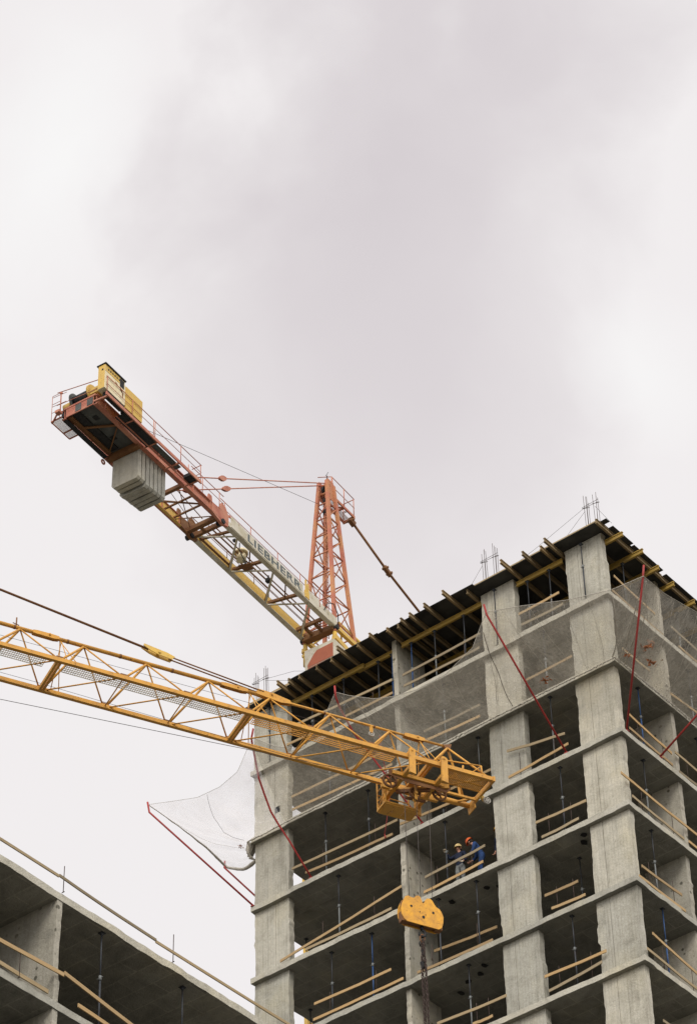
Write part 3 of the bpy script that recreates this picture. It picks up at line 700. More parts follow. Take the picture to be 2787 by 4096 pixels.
for a in (-25.3, -19.6, -13.45, -7.5, -1.95):
    for db, e in ((W2, .35), (W2, .05), (0, .35), (0, .1)): sub(crane2, 'tie_rod', 'yel', lambda m: m.tube([F2(a - .05 * (e > .2), .725, H2 - .05), F2(a + e - .1, db, .05)], .014, 5))
for a, l in ((-25.6, .4), (-19.75, .4), (-13.94, .40), (-8.04, .42), (-2.15, .34)):
    def pl(m):
        for db in (-.07, .05):
            m.plate([F2(a - l, .725 + db, H2 - .06), F2(a - l * .8, .725 + db, H2 - .07), F2(a + l * .6, .725 + db, H2 - .08), F2(a + l, .725 + db, H2 - .05), F2(a + l, .725 + db, H2 + .05), F2(a + l * .5, .725 + db, H2 + .065), F2(a - l * .7, .725 + db, H2 + .06), F2(a - l, .725 + db, H2 + .04)], F2.v * .02)
        m.tube([F2(a + .1, .725 - .11, H2 + .02), F2(a + .1, .725 + .11, H2 + .02)], .03, 8)
    sub(crane2, 'connection_plate', 'yel', pl)
def pend(m):
    for db in (-.055, .055):
        m.plate([F2(-7.35, .725 + db - .012, H2 - .02), F2(-6.55, .725 + db - .012, H2 - .11), F2(-6.2, .725 + db - .012, H2 - .05), F2(-6.25, .725 + db - .012, H2 + .06), F2(-6.8, .725 + db - .012, H2 + .16), F2(-7.3, .725 + db - .012, H2 + .17)], F2.v * .024)
    m.tube([F2(-6.85, .6, H2 + .08), F2(-6.85, .85, H2 + .08)], .035, 8)
sub(crane2, 'connection_plate', 'yel', pend)
sub(crane2, 'pendant_bar', 'brown', lambda m: m.tube([F2(-44, .725, 6.76), F2(-10.76, .725, 1.945)], .036, 8))
sub(crane2, 'pendant_bar', 'brown', lambda m: m.tube([F2(-10.1, .665, 1.83), F2(-7.1, .665, H2 + .11)], .022, 6))
sub(crane2, 'pendant_bar', 'brown', lambda m: m.tube([F2(-10.1, .785, 1.83), F2(-7.1, .785, H2 + .11)], .022, 6))
def pplate(m):
    for db in (-.09, .06):
        m.plate([F2(-10.95, .725 + db, 1.98), F2(-10.72, .725 + db, 1.86), F2(-10.45, .725 + db, 1.78), F2(-10.05, .725 + db, 1.74), F2(-9.95, .725 + db, 1.86), F2(-10.2, .725 + db, 1.94), F2(-10.55, .725 + db, 1.99), F2(-10.93, .725 + db, 2.05)], F2.v * .025)
    m.tube([F2(-10.45, .60, 1.88), F2(-10.45, .85, 1.88)], .045, 8)
sub(crane2, 'pendant_joint', 'yelp', pplate)
for a0, a1 in ((-25.4, -20.1), (-19.5, -14.1), (-13.5, -8.0), (-7.65, -3.1)):
    def grate(m):
        n = int((a1 - a0) / .065)
        for k in range(n + 1): m.bar(F2(a0 + (a1 - a0) * k / n, 1.0, .0), F2(a0 + (a1 - a0) * k / n, 1.34, .0), .008, .02)
        for b in (1.0, 1.09, 1.17, 1.26, 1.34): m.bar(F2(a0, b, -.002), F2(a1, b, -.002), .012 if b in (1.0, 1.34) else .008, .03)
    sub(crane2, 'walkway_grating', 'yel' if a0 > -8 else 'cord', grate)
sub(crane2, 'lifeline_post', 'brown', lambda m: (m.tube([F2(-14.84, .725, H2), F2(-14.84, .725, H2 + .36)], .022, 6), m.bar(F2(-14.95, .725, H2 + .14), F2(-14.75, .725, H2 + .1), .02)))
sub(crane2, 'trolley_rope', 'rope', lambda m: m.tube([F2(-40, .72, -2.9), F2(-15.2, .72, -1.33), F2(-7.5, .72, -.73), F2(-3.0, .72, -.40)], .009, 5))
sub(crane2, 'trolley_rope', 'rope', lambda m: m.tube([F2(-40, .60, 1.12), F2(-15.3, .60, 1.06), F2(-3.6, .60, 1.12)], .006, 5))
sub(crane2, 'trolley_rope', 'rope', lambda m: m.tube([F2(-40, .2, .12), F2(-14, .2, .06), F2(-2.9, .3, -.3)], .006, 5))
sub(crane2, 'rope_guide', 'yel', lambda m: m.bar(F2(-3.57, .725, H2 - .02), F2(-3.57, .725, H2 - .26), .09, .06))
sub(crane2, 'guide_pulley', 'disc', lambda m: m.wheel(F2(-3.57, .725, H2 - .30), F2.v, .09, .05, 14, .3, 6))
# trolley
trol = sub(crane2, 'trolley', 'yel', lambda m: (
    [m.bar(F2(a, -.16, -.42), F2(a, W2 + .16, -.42), .13, .11) for a in (-2.72, -1.66)],
    [m.bar(F2(-3.1, b, -.40), F2(-1.25, b, -.40), .10, .12) for b in (.33, 1.05)],
    m.bar(F2(-2.9, .3, -.46), F2(-1.3, 1.1, -.46), .06), m.bar(F2(-2.2, .45, -.3), F2(-2.2, 1.0, -.3), .3, .06)))
for a in (-2.72, -1.66):
    for b in (W2 + .13, -.13):
        def hang(m):
            m.plate([F2(a - .09, b, .16), F2(a - .10, b, -.70), F2(a + .10, b, -.74), F2(a + .11, b, .14), F2(a + .03, b, .2), F2(a - .05, b, .2)], F2.v * (.07 if b > 0 else -.07))
            s = 1 if b > 0 else -1
            m.tube([F2(a, b - .22 * s, .11), F2(a, b + .10 * s, .11)], .035, 8); m.tube([F2(a, b - .2 * s, .11), F2(a, b - .1 * s, .11)], .075, 12)
        sub(trol, 'hanger_plate', 'yel', hang)
for a, z, r in ((-3.02, -.47, .235), (-2.2, -.68, .19), (-1.38, -.46, .235)):
    sub(trol, 'sheave', 'brown', lambda m: (m.wheel(F2(a, .725, z), F2.v, r, .07, 24, .28, 5), m.wheel(F2(a, .725, z), F2.v, r * 1.06, .025, 24, .3, 0)))
sub(trol, 'sheave_fork', 'yel', lambda m: (m.bar(F2(-2.2, .66, -.36), F2(-2.2, .66, -.95), .10, .03), m.bar(F2(-2.2, .79, -.36), F2(-2.2, .79, -.95), .10, .03), m.tube([F2(-2.2, .6, -.72), F2(-2.2, .85, -.72)], .045, 8)))
sub(trol, 'trolley_side_frame', 'brown', lambda m: (m.plate([F2(-3.2, 1.02, -.3), F2(-3.2, 1.02, -.5), F2(-2.5, 1.02, -.62), F2(-1.3, 1.02, -.6), F2(-1.15, 1.02, -.45), F2(-1.2, 1.02, -.32)], F2.v * .02), m.bar(F2(-2.65, .4, -.55), F2(-1.8, .95, -.6), .09), m.bar(F2(-2.4, .5, -.75), F2(-1.75, .5, -.70), .07)))
def bask(m):
    for k in range(3): fbox(m, F2, -2.88 + .335 * k, -2.56 + .335 * k, -.34, .20, -.90, -.87)
    m.bar(F2(-2.9, .2, -.84), F2(-1.85, .2, -.84), .05); m.bar(F2(-2.9, -.34, -.84), F2(-1.85, -.34, -.84), .05); m.bar(F2(-2.9, -.34, -.84), F2(-2.9, .2, -.84), .07)
    m.bar(F2(-1.85, -.34, -.84), F2(-1.85, .2, -.84), .07)
sub(trol, 'basket_floor', 'yel', bask)
def brail(m):
    for a in (-2.9, -1.86):
        for b in (-.34, .20): m.bar(F2(a, b, -.86), F2(a, b, .22 if b < 0 else -.3), .035)
    for z in (.2, -.15, -.5): m.bar(F2(-2.9, -.34, z), F2(-2.9, .0, z), .025)
    for z in (.2, -.25): m.bar(F2(-2.9, -.34, z), F2(-1.86, -.34, z), .025)
    m.bar(F2(-2.9, -.34, -.8), F2(-2.9, .2, -.35), .025)
sub(trol, 'basket_rail', 'yel', brail)
# jib tip
sub(crane2, 'end_beam', 'yel', lambda m: m.bar(F2(.03, -.08, -.01), F2(.06, W2 + .08, -.01), .07, .17))
sub(crane2, 'tip_platform', 'yel', lambda m: ([m.bar(F2(-1.35 + .055 * k, .76, -.01), F2(-1.35 + .055 * k, W2 - .05, -.01), .034, .02) for k in range(24)], [m.bar(F2(-1.36, b, -.015), F2(-.05, b, -.015), .03, .035) for b in (.77, 1.05, W2 - .08)]))
for a in [-41 + 1.63 * k for k in range(25)]:
    sub(crane2, 'pipe_clamp', 'brown', lambda m: m.tube([F2(a, .725, H2), F2(a + .06, .725, H2)], .070 if a < -6.9 else .046, 10)) if a < -1.2 else None
for a in nodes[7:-1]:
    for b in (0, W2): sub(crane2, 'gusset_plate', 'brown', lambda m: m.plate([F2(a - .17, b - .012, .05), F2(a + .17, b - .012, .05), F2(a + .09, b - .012, .15), F2(a - .09, b - .012, .15)], F2.v * .024))
sub(crane2, 'tip_frame', 'yel', lambda m: (m.bar(F2(-1.55, .40, -.06), F2(0, .40, -.04), .07), m.bar(F2(-.5, .0, 0), F2(-.02, .42, -.0), .05), m.bar(F2(-.55, .4, .35), F2(-.5, .4, -.05), .05)))
sub(crane2, 'tip_frame', 'yel', lambda m: m.tube([F2(-1.0, 0, 0), F2(.0, 0, 0)], .085, 10))
sub(crane2, 'tip_rail', 'yel', lambda m: (m.tube([F2(-1.72, 1.25, .37), F2(-.32, W2, .40)], .022, 6), m.tube([F2(-.32, W2, .40), F2(-.29, W2, .05)], .026, 6), m.tube([F2(-.32, W2, .38), F2(-.65, W2, .05)], .018, 6), m.tube([F2(-.95, W2, .0), F2(-.93, W2, .22)], .03, 6)))
for bb in (W2, 0): sub(crane2, 'diagonal_strut', 'yel', lambda m: m.tube([F2(-1.05, .725, H2 - .03), F2(-.12, bb, .05)], .028, 7))
sub(crane2, 'tip_plate', 'brown', lambda m: m.plate([F2(-1.2, .68, H2 + .02), F2(-1.1, .68, H2 - .1), F2(-.95, .68, H2 - .06), F2(-.9, .68, H2 + .12)], F2.v * .09))
sub(crane2, 'sheave_arm', 'yelp', lambda m: m.bar(F2(.04, .66, -.05), F2(.20, .66, -.2), .08, .1))
sub(crane2, 'tip_sheave', 'disc', lambda m: m.wheel(F2(.22, .725, -.22), F2.v, .12, .05, 16, .5, 6))
sub(crane2, 'end_beam', 'yel', lambda m: m.plate([F2(.0, -.08, -.06), F2(.0, .35, -.06), F2(.02, .35, -.28), F2(.02, -.08, -.28)], F2.u * .03))
# the rest of the crane, out of the picture on the left
mast(crane2, F2, -44, .725, GZ + 13.37, -.3, 2.0, 'yel', 3.0)
sub(crane2, 'tower_head', 'yel', lambda m: [m.bar(F2(-44 + sx, .725 + sy, -.3), F2(-44 + sx * .15, .725 + sy * .15, 6.9), .14) for sx in (-.9, .9) for sy in (-.7, .7)])
sub(crane2, 'counter_jib', 'yel', lambda m: ([m.bar(F2(-44, b, 0), F2(-56, b, 0), .16, .25) for b in (0, W2)], fbox(m, F2, -56, -53.6, .1, W2 - .1, -1.5, .4)))
# hoist ropes and hook block
for a in (-2.56, -2.16, -1.74):
    sub(crane2, 'hoist_rope', 'rope', lambda m: m.tube([F2(a, .725, -.62), F2(-2.18 + (a + 2.18) * .9, .725, -4.75)], .0085, 5))
blk = thing('hook_block', F2(-2.18, .725, -5.44), 'yellow steel hook block hanging from the crane ropes before the facade', 'hook block')
OUT = [(-2.18 + (a_ + 2.18) * .94, z_) for a_, z_ in [(-2.92, -5.06), (-2.90, -5.22), (-2.82, -5.36), (-2.72, -5.42), (-1.66, -5.44), (-1.55, -5.36), (-1.50, -5.2), (-1.48, -4.98), (-1.53, -4.84), (-1.60, -4.74), (-1.72, -4.68), (-1.78, -4.60), (-1.84, -4.50), (-1.92, -4.45), (-2.02, -4.47), (-2.09, -4.55), (-2.13, -4.70), (-2.17, -4.70), (-2.20, -4.58), (-2.25, -4.47), (-2.33, -4.44), (-2.40, -4.48), (-2.46, -4.56), (-2.56, -4.56), (-2.66, -4.53), (-2.76, -4.58), (-2.84, -4.74), (-2.90, -4.9)]]
for db in (.60, .83): sub(blk, 'side_plate', 'hook', lambda m: m.plate([F2(a, db, z) for a, z in OUT], F2.v * .03))
sub(blk, 'bottom_frame', 'brown', lambda m: (fbox(m, F2, -2.84, -2.62, .63, .83, -5.40, -5.06), fbox(m, F2, -1.76, -1.56, .63, .83, -5.42, -5.1), fbox(m, F2, -2.64, -1.74, .63, .83, -5.38, -5.32)))
for a, z in ((-2.6, -4.80), (-1.84, -4.80)): sub(blk, 'sheave', 'brown', lambda m: m.wheel(F2(a, .73, z), F2.v, .22, .06, 20, .3, 5))
for a, z, r in ((-2.55, -4.87, .036), (-1.85, -4.92, .036), (-2.17, -5.15, .045), (-2.28, -5.0, .014), (-2.1, -5.06, .014)): sub(blk, 'pin', 'dark', lambda m: m.tube([F2(a, .52, z), F2(a, .875, z)], r, 10))
sub(blk, 'hook', 'dark', lambda m: (m.tube([F2(-2.17, .73, -5.36), F2(-2.17, .73, -5.52)], .05, 10), m.tube([F2(-2.17 + .10 * math.sin(t) , .73, -5.63 - .11 * math.cos(t)) for t in [math.pi * (1.0 - k * .155) for k in range(11)]], [.045, .045, .048, .05, .05, .048, .045, .04, .035, .03, .015], 8)))
ch = thing('lifting_chain', F2(-2.17, .73, -15), 'rusty brown lifting chain hanging below the yellow hook block', 'chain')
sub(ch, 'chain_ring', 'brown', lambda m: m.tube([F2(-2.17 + .07 * math.cos(t), .73 + .02 * math.sin(t), -5.80 + .12 * math.sin(t)) for t in [2 * math.pi * k / 16 for k in range(17)]], .022, 7))
def chain(m):
    r2 = random.Random(5)
    for s, (da, db) in enumerate(((-.06, 0), (.055, .03), (0, -.05), (.02, .06))):
        z = -5.9; k = 0
        while z > -15.5:
            c = F2(-2.17 + da * min(1, (-5.7 - z) * .9) + r2.uniform(-.012, .012) + (-5.9 - z) * .008, .73 + db, z)
            ax = F2.u if k % 2 else F2.v
            m.tube([c + ax * .026 * math.cos(t) + Vector((0, 0, .062 * math.sin(t))) for t in [2 * math.pi * q / 8 for q in range(9)]], .0125, 5, False)
            z -= .092; k += 1
sub(ch, 'chain_links', 'rebar', chain)
sub(ch, 'chain_hook', 'dark', lambda m: (m.bar(F2(-2.17, .73, -6.2), F2(-2.15, .73, -6.36), .09, .07), m.bar(F2(-2.2, .73, -6.6), F2(-2.17, .73, -6.8), .12, .08), m.tube([F2(-2.25, .75, -6.1), F2(-2.29, .76, -6.0), F2(-2.24, .76, -5.92)], .02, 6)))

# ---- red and white crane behind the tower
F1 = FR((-20.987289, 11.378988, 16.870601), 95.5); WB = -1.58; zg1 = GZ - 16.87
crane1 = thing('tower_crane', F1(.75, -.79, zg1), 'red and white tower crane with counterweights rising behind the concrete tower', 'crane')
mast(crane1, F1, .75, -.79, zg1, -2.9, 1.75, 'yelp', 2.4)
# slewing part
sub(crane1, 'slewing_platform', 'yelp', lambda m: ([m.bar(F1(-.1, b, -.55), F1(3.0, b, -1.0), .22, .26) for b in (0, WB)], [m.bar(F1(a, WB - .1, -.85), F1(a, .1, -.85), .12, .12) for a in (-.05, 1.55)],
    [m.tube([F1(.0, b, -.2), F1(.0, b, -1.4)], .10, 8) for b in (-.02, WB + .02)], m.tube([F1(0, -.1, -.6), F1(.9, WB + .2, -1.9)], .07, 6), m.tube([F1(0, WB + .1, -.6), F1(.9, -.3, -1.9)], .07, 6), m.tube([F1(1.5, -.1, -.6), F1(.6, -.3, -1.9)], .07, 6)))
bx = sub(crane1, 'slewing_box', 'white', lambda m: fbox(m, F1, -.60, .55, -1.20, .32, -2.75, -1.13))
sub(bx, 'red_panel', 'panel', lambda m: m.plate([F1(-.603, .26, -1.30), F1(-.603, .26, -2.05), F1(-.603, -1.05, -2.12), F1(-.603, -1.05, -1.98), F1(-.603, -.72, -1.50), F1(-.603, -.55, -1.36)], F1.u * -.012))
sub(bx, 'red_strip', 'panel', lambda m: m.plate([F1(-.603, .26, -2.09), F1(-.603, .26, -2.7), F1(-.603, -1.05, -2.7), F1(-.603, -1.05, -2.16)], F1.u * -.012))
# tower head: four leaning legs with lattice
base = [(0, WB), (0, 0), (1.55, 0), (1.55, WB)]; apx = [(.50, -1.0), (.50, -.58), (1.02, -.58), (1.02, -1.0)]; ZT = 9.35
def leg(i, t): return F1(base[i][0] + (apx[i][0] - base[i][0]) * t, base[i][1] + (apx[i][1] - base[i][1]) * t, ZT * t)
for i in range(4):
    sub(crane1, 'tower_head_leg', 'redy', lambda m: m.bar(leg(i, -.12 if i in (2, 3) else -.02), leg(i, 1), .15, .15, F1.u))
LV = [.05, .22, .38, .52, .64, .75, .85]
for i in range(4):
    j = (i + 1) % 4
    def br(m):
        for k, t in enumerate(LV):
            m.tube([leg(i, t), leg(j, t)], .034, 6)
            if k < len(LV) - 1:
                p, q = (i, j) if k % 2 else (j, i)
                m.tube([leg(p, t), leg(q, LV[k + 1])], .030, 6)
    sub(crane1, 'tower_head_bracing', 'redy', br)
sub(crane1, 'tower_head_ladder', 'redy', lambda m: ([m.tube([F1(.35 + .3 * k, -.75, .2), F1(.62 + .16 * k, -.75, 9)], .018, 5) for k in (0, 1)], [m.tube([F1(.35 + .27 * t, -.75, .2 + 8.8 * t), F1(.65 + .13 * t, -.75, .2 + 8.8 * t)], .013, 5) for t in [k / 30 for k in range(31)]]))
sub(crane1, 'head_plates', 'redy', lambda m: [fbox(m, F1, .52, 1.0, b - .012, b + .012, 8.35, 9.5) for b in (-1.02, -.56)] + [m.tube([F1(.6, -1.1, z), F1(.6, -.5, z)], .07, 10) for z in (9.2, 8.7)])
for a, z in ((.62, 8.9), (.75, 8.3), (.95, 8.8), (.72, 7.6)): sub(crane1, 'head_sheave', 'dark', lambda m: m.wheel(F1(a, -.79, z), F1.v, .2, .12, 18, .4, 4))
sub(crane1, 'lightning_rod', 'dark', lambda m: (m.tube([F1(.85, -.79, 9.3), F1(.85, -.79, 10.0)], .025, 6), m.bar(F1(.80, -.79, 9.75), F1(.9, -.79, 9.75), .07), m.tube([F1(.83, -.85, 10), F1(.86, -.72, 10.2)], .012, 5)))
pf = sub(crane1, 'head_platform', 'redy', lambda m: ([m.bar(F1(.8, b, 8.95), F1(2.98, b, 8.95), .06, .14) for b in (-1.3, -.72)], m.bar(F1(2.95, -1.33, 8.92), F1(2.95, -.7, 8.92), .07, .16), m.bar(F1(2.1, -1.3, 8.92), F1(2.1, -.72, 8.92), .08, .12), m.bar(F1(1.5, -1.3, 8.92), F1(2.1, -.74, 8.92), .06)))
sub(pf, 'platform_grating', 'brown', lambda m: [m.bar(F1(1.2 + .075 * k, -1.28, 8.99), F1(1.2 + .075 * k, -.98 if k % 8 > 1 else -.74, 8.99), .03, .02) for k in range(24)])
sub(pf, 'platform_rail', 'red', lambda m: ([m.tube([F1(a, -.7, 9.0), F1(a, -.7, 10.05)], .022, 6) for a in (1.15, 2.1, 2.9)], m.tube([F1(1.1, -.7, 10.08), F1(2.95, -.7, 10.05)], .022, 6), m.tube([F1(1.1, -.7, 9.5), F1(2.95, -.7, 9.5)], .018, 6),
    m.tube([F1(2.95, -.7, 10.05), F1(2.95, -1.3, 10.05)], .022, 6), m.tube([F1(2.95, -1.3, 10.05), F1(2.95, -1.3, 8.95)], .022, 6), m.tube([F1(1.1, -.7, 10.08), F1(.7, -1.2, 10.0)], .02, 6), m.tube([F1(1.1, -.7, 10.05), F1(1.1, -.7, 8.9)], .03, 6)))
# jib going away behind the building and its pendant
sub(crane1, 'jib_pendant', 'brown', lambda m: m.tube([F1(3.05, -.85, 8.72), F1(5.81, -.79, 7.71), F1(8.57, -.79, 7.10), F1(34, -.79, .9)], .062, 8))
sub(crane1, 'pendant_joint', 'brown', lambda m: (m.bar(F1(2.75, -.85, 8.78), F1(3.12, -.84, 8.66), .2, .26), m.tube([F1(2.85, -1.05, 8.75), F1(2.85, -.65, 8.75)], .05, 8)))
sub(crane1, 'pendant_joint', 'brown', lambda m: (m.bar(F1(5.5, -.79, 7.80), F1(6.05, -.79, 7.63), .17, .2), m.tube([F1(5.62, -.95, 7.8), F1(5.62, -.63, 7.8)], .06, 8), m.tube([F1(5.95, -.95, 7.7), F1(5.95, -.63, 7.7)], .06, 8)))
def jib(m):
    for b in (0, WB): m.bar(F1(.1, b, .1), F1(50, b, .4), .16, .2)
    m.tube([F1(1.5, -.79, 1.7), F1(50, -.79, 1.9)], .08, 8)
    for k in range(20):
        a = .5 + 2.45 * k
        for b in (0, WB): m.tube([F1(a, b, .1), F1(a + 1.2, -.79, 1.75)], .04, 6); m.tube([F1(a + 1.2, -.79, 1.75), F1(a + 2.4, b, .1)], .035, 6)
        m.tube([F1(a, 0, .1), F1(a + 2.4, WB, .12)], .03, 6)
sub(crane1, 'jib', 'yelp', jib)
# counter jib: white inner length
for b, mt in ((0, 'white'), (WB, 'white')):
    def gird(m):
        fbox(m, F1, -8.5, -.02, b - .13, b + .10, .0, .03); fbox(m, F1, -8.5, -.02, b - .10, b + .08, .24, .27); fbox(m, F1, -8.5, -.02, b + (.05 if b == 0 else -.10), b + (.08 if b == 0 else -.07), .03, .24)
    sub(crane1, 'counter_jib_girder', mt, gird)
sub(crane1, 'girder_web', 'yelp', lambda m: fbox(m, F1, -8.4, -.1, WB + .06, WB + .085, .031, .50))
sub(crane1, 'girder_flange', 'white', lambda m: fbox(m, F1, -8.4, -.1, WB - .14, WB + .09, .502, .53))
for a, z in ((-.02, .0), (-8.55, -.1)):
    for b in (0, WB): sub(crane1, 'hinge_pin', 'dark', lambda m: m.tube([F1(a, b - .17, z), F1(a, b + .17, z)], .12, 10))
# brown and white bracing under it
FN = [-8.4, -5.69, -3.03, -.32]; NN = [-7.33, -4.68, -2.03]
sub(crane1, 'end_crossbeam', 'brown', lambda m: (m.bar(F1(-.05, WB, -.02), F1(-.05, 0, -.02), .34, .26), m.bar(F1(-.75, WB, .1), F1(-.75, 0, .1), .12, .16), m.bar(F1(-.4, -.5, .0), F1(-.4, -.62, .0), .6, .12), m.bar(F1(-.4, -1.0, .0), F1(-.4, -1.12, .0), .6, .12)))
sub(crane1, 'joint_crossbeam', 'brown', lambda m: (m.bar(F1(-8.35, WB, .05), F1(-8.35, 0, .05), .14, .2), m.bar(F1(-8.8, WB, .0), F1(-8.8, 0, .0), .2, .2), m.bar(F1(-8.6, -.85, .0), F1(-8.6, -.98, .0), .4, .1)))
for n, (fa, na) in enumerate(zip(FN[1:], NN)):
    sub(crane1, 'white_strut', 'white', lambda m: m.bar(F1(fa, WB, .0), F1(na, 0, .0), .085, .06))
    sub(crane1, 'white_strut', 'white', lambda m: m.bar(F1(FN[n], WB, .0), F1(na, 0, .0), .06, .05))
    sub(crane1, 'brown_strut', 'brown', lambda m: m.bar(F1(fa - .05, WB, .12), F1(na + .05, 0, .12), .06, .06))
    sub(crane1, 'brown_crossbeam', 'brown', lambda m: m.bar(F1(fa + .12, WB + .05, .16), F1(fa + .42, -.04, .16), .13, .12))
    sub(crane1, 'brown_strut', 'brown', lambda m: m.bar(F1(fa + .25, -.72, .18), F1(na + .95, -.03, .18), .06, .06))
sub(crane1, 'brown_crossbeam', 'brown', lambda m: m.bar(F1(-7.95, WB + .05, .16), F1(-7.6, -.04, .16), .1, .1))
sub(crane1, 'cable_tray', 'brown', lambda m: (m.bar(F1(-8.3, -.80, .3), F1(-.3, -.80, .3), .05), m.bar(F1(-8.3, -.62, .3), F1(-.3, -.62, .3), .04), m.bar(F1(-8.3, -1.22, .5), F1(-.3, -1.22, .5), .025), m.bar(F1(-8.3, -1.05, .32), F1(-.3, -1.05, .32), .02), m.bar(F1(-8.2, -1.40, .1), F1(-5.9, -1.40, .1), .09, .05)))
sub(crane1, 'floodlight', 'dark', lambda m: (fbox(m, F1, -4.30, -4.12, -.70, -.52, -.02, .16), m.bar(F1(-4.2, -.6, .16), F1(-4.2, -.6, .35), .05)))
sub(crane1, 'floodlight', 'dark', lambda m: fbox(m, F1, -7.05, -6.92, -.46, -.34, .18, .28))
rl = sub(crane1, 'cable_reel', 'cream', lambda m: (m.tube([F1(-5.95, -.78, .05), F1(-5.95, -.78, .42)], .21, 16), m.tube([F1(-5.95, -.78, .40), F1(-5.95, -.78, .52)], [.30, .30], 18)))
sub(rl, 'reel_tray', 'brown', lambda m: m.plate([F1(-5.8, -1.05, -.04), F1(-5.4, -1.0, -.04), F1(-5.25, -.65, -.04), F1(-5.65, -.52, -.04)], Vector((0, 0, .06))))
sub(crane1, 'loose_cable', 'dark', lambda m: m.tube([F1(-6.9, -.2, .05), F1(-6.8, -.28, -.2), F1(-6.5, -.35, -.3), F1(-6.25, -.32, -.55), F1(-6.1, -.5, -.35), F1(-6.05, -.62, -.1)], .022, 6))
sub(crane1, 'loose_cable', 'dark', lambda m: m.tube([F1(-.9, .05, .4), F1(-.7, .1, .9), F1(-.3, .15, 1.1), F1(.1, .1, .8), F1(.2, .05, .2)], .022, 6))
# white side boards with the lettering
sub(crane1, 'side_board', 'white', lambda m: fbox(m, F1, -7.95, -6.93, .085, .125, .03, .60))
sg = sub(crane1, 'sign_board', 'white', lambda m: fbox(m, F1, -6.90, -2.62, .085, .110, .05, .60))
sub(crane1, 'side_board', 'white', lambda m: (fbox(m, F1, -2.3, -1.25, .0, .03, .28, .72), fbox(m, F1, -1.2, -.1, .0, .03, .28, .62), fbox(m, F1, -.6, .0, .085, .11, .03, .5)))
sub(crane1, 'side_board', 'redy', lambda m: fbox(m, F1, -7.98, -6.9, .0, .04, .605, .72))
cu = bpy.data.curves.new('lettering', 'FONT'); cu.body = 'LIEBHERR'; cu.space_character = 1.12; cu.offset = .03; cu.extrude = .01
tmp = bpy.data.objects.new('lettering', cu); C.objects.link(tmp); bpy.context.view_layer.update()
tm = bpy.data.meshes.new_from_object(tmp.evaluated_get(bpy.context.evaluated_depsgraph_get()))
xs = [v.co.x for v in tm.vertices]; ys = [v.co.y for v in tm.vertices]
lv = MB(); sx = 3.98 / (max(xs) - min(xs)); sy = .40 / (max(ys) - min(ys))
lv.add([F1(-6.74 + (v.co.x - min(xs)) * sx, .112 + v.co.z * .3, .13 + (v.co.y - min(ys)) * sy) for v in tm.vertices], [tuple(p.vertices) for p in tm.polygons])
build(lv, 'lettering', 'letter', sg)
bpy.data.objects.remove(tmp)
# hand rails
def rail(name, a0, a1, b, z0, zr, posts, mat='red', mid=True):
    def fn(m):
        for a in posts: m.tube([F1(a, b, z0), F1(a, b, zr)], .017, 6)
        m.tube([F1(a0, b, zr), F1(a1, b, zr)], .019, 6)
        if mid: m.tube([F1(a0, b, (z0 + zr) / 2 + .05), F1(a1, b, (z0 + zr) / 2 + .05)], .014, 6)
    sub(crane1, name, mat, fn)
rail('hand_rail', -8.6, -.2, .02, .3, 1.20, (-8.3, -6.4, -4.4, -2.7, -1.2, -.2))
rail('hand_rail', -8.6, -2.9, WB + .1, .5, .95, (-7.9, -6.0, -4.0, -2.9), 'brown')
rail('hand_rail', -17.5, -11.05, .80, -.1, .80, (-17.45, -15.78, -14.35, -14.25, -12.48, -11.1))
rail('hand_rail', -11.0, -8.7, .25, .2, 1.1, (-10.2, -9.0))
sub(crane1, 'hand_rail', 'red', lambda m: (m.tube([F1(-11.08, .8, .8), F1(-11.08, .35, .8)], .019, 6), m.tube([F1(-11.08, .8, .35), F1(-11.08, .3, .35)], .015, 6), m.tube([F1(-11.4, .4, .0), F1(-11.4, .4, .8)], .017, 6)))
sub(crane1, 'hand_rail', 'red', lambda m: (m.tube([F1(-17.45, .8, .78), F1(-17.42, -1.75, 1.3)], .019, 6), m.tube([F1(-17.45, .8, .35), F1(-17.42, -1.75, .6)], .014, 6)))
sub(crane1, 'gate_frame', 'yelp', lambda m: (fbox(m, F1, -2.45, -2.35, .09, .13, .05, 1.0), fbox(m, F1, -2.2, -2.12, .02, .08, .05, .95), fbox(m, F1, -2.45, -2.12, .05, .1, .1, .45)))
# red outer length
for b in (0, WB):
    def rg(m):
        fbox(m, F1, -17.15, -8.45, b - .10, b + .10, -.04, -.01); fbox(m, F1, -17.15, -8.2, b - .10, b + .10, .44, .47); fbox(m, F1, -17.12, -8.5, b - .012, b + .012, -.01, .44)
        for k in range(7): fbox(m, F1, -16.6 + k * 1.2, -16.58 + k * 1.2, b + .013, b + .09, -.009, .439)
    sub(crane1, 'counter_jib_girder', 'red', rg)
    sub(crane1, 'joint_gusset', 'red' if b == 0 else 'brown', lambda m: m.plate([F1(-9.3, b - .02, -.04), F1(-8.55, b - .02, -.24), F1(-8.15, b - .02, -.1), F1(-8.1, b - .02, .5), F1(-8.35, b - .02, .85), F1(-8.6, b - .02, .92), F1(-8.75, b - .02, .5), F1(-9.3, b - .02, .46)], F1.v * .12))
sub(crane1, 'girder_lining', 'yelp', lambda m: fbox(m, F1, -12.0, -8.9, WB + .015, WB + .04, -.008, .43))
for b in (0, WB): sub(crane1, 'fork_lug', 'red' if b == 0 else 'brown', lambda m: m.plate([F1(-9.51, b - .03, .47), F1(-9.19, b - .03, .47), F1(-9.25, b - .03, .85), F1(-9.45, b - .03, .85)], F1.v * .07))
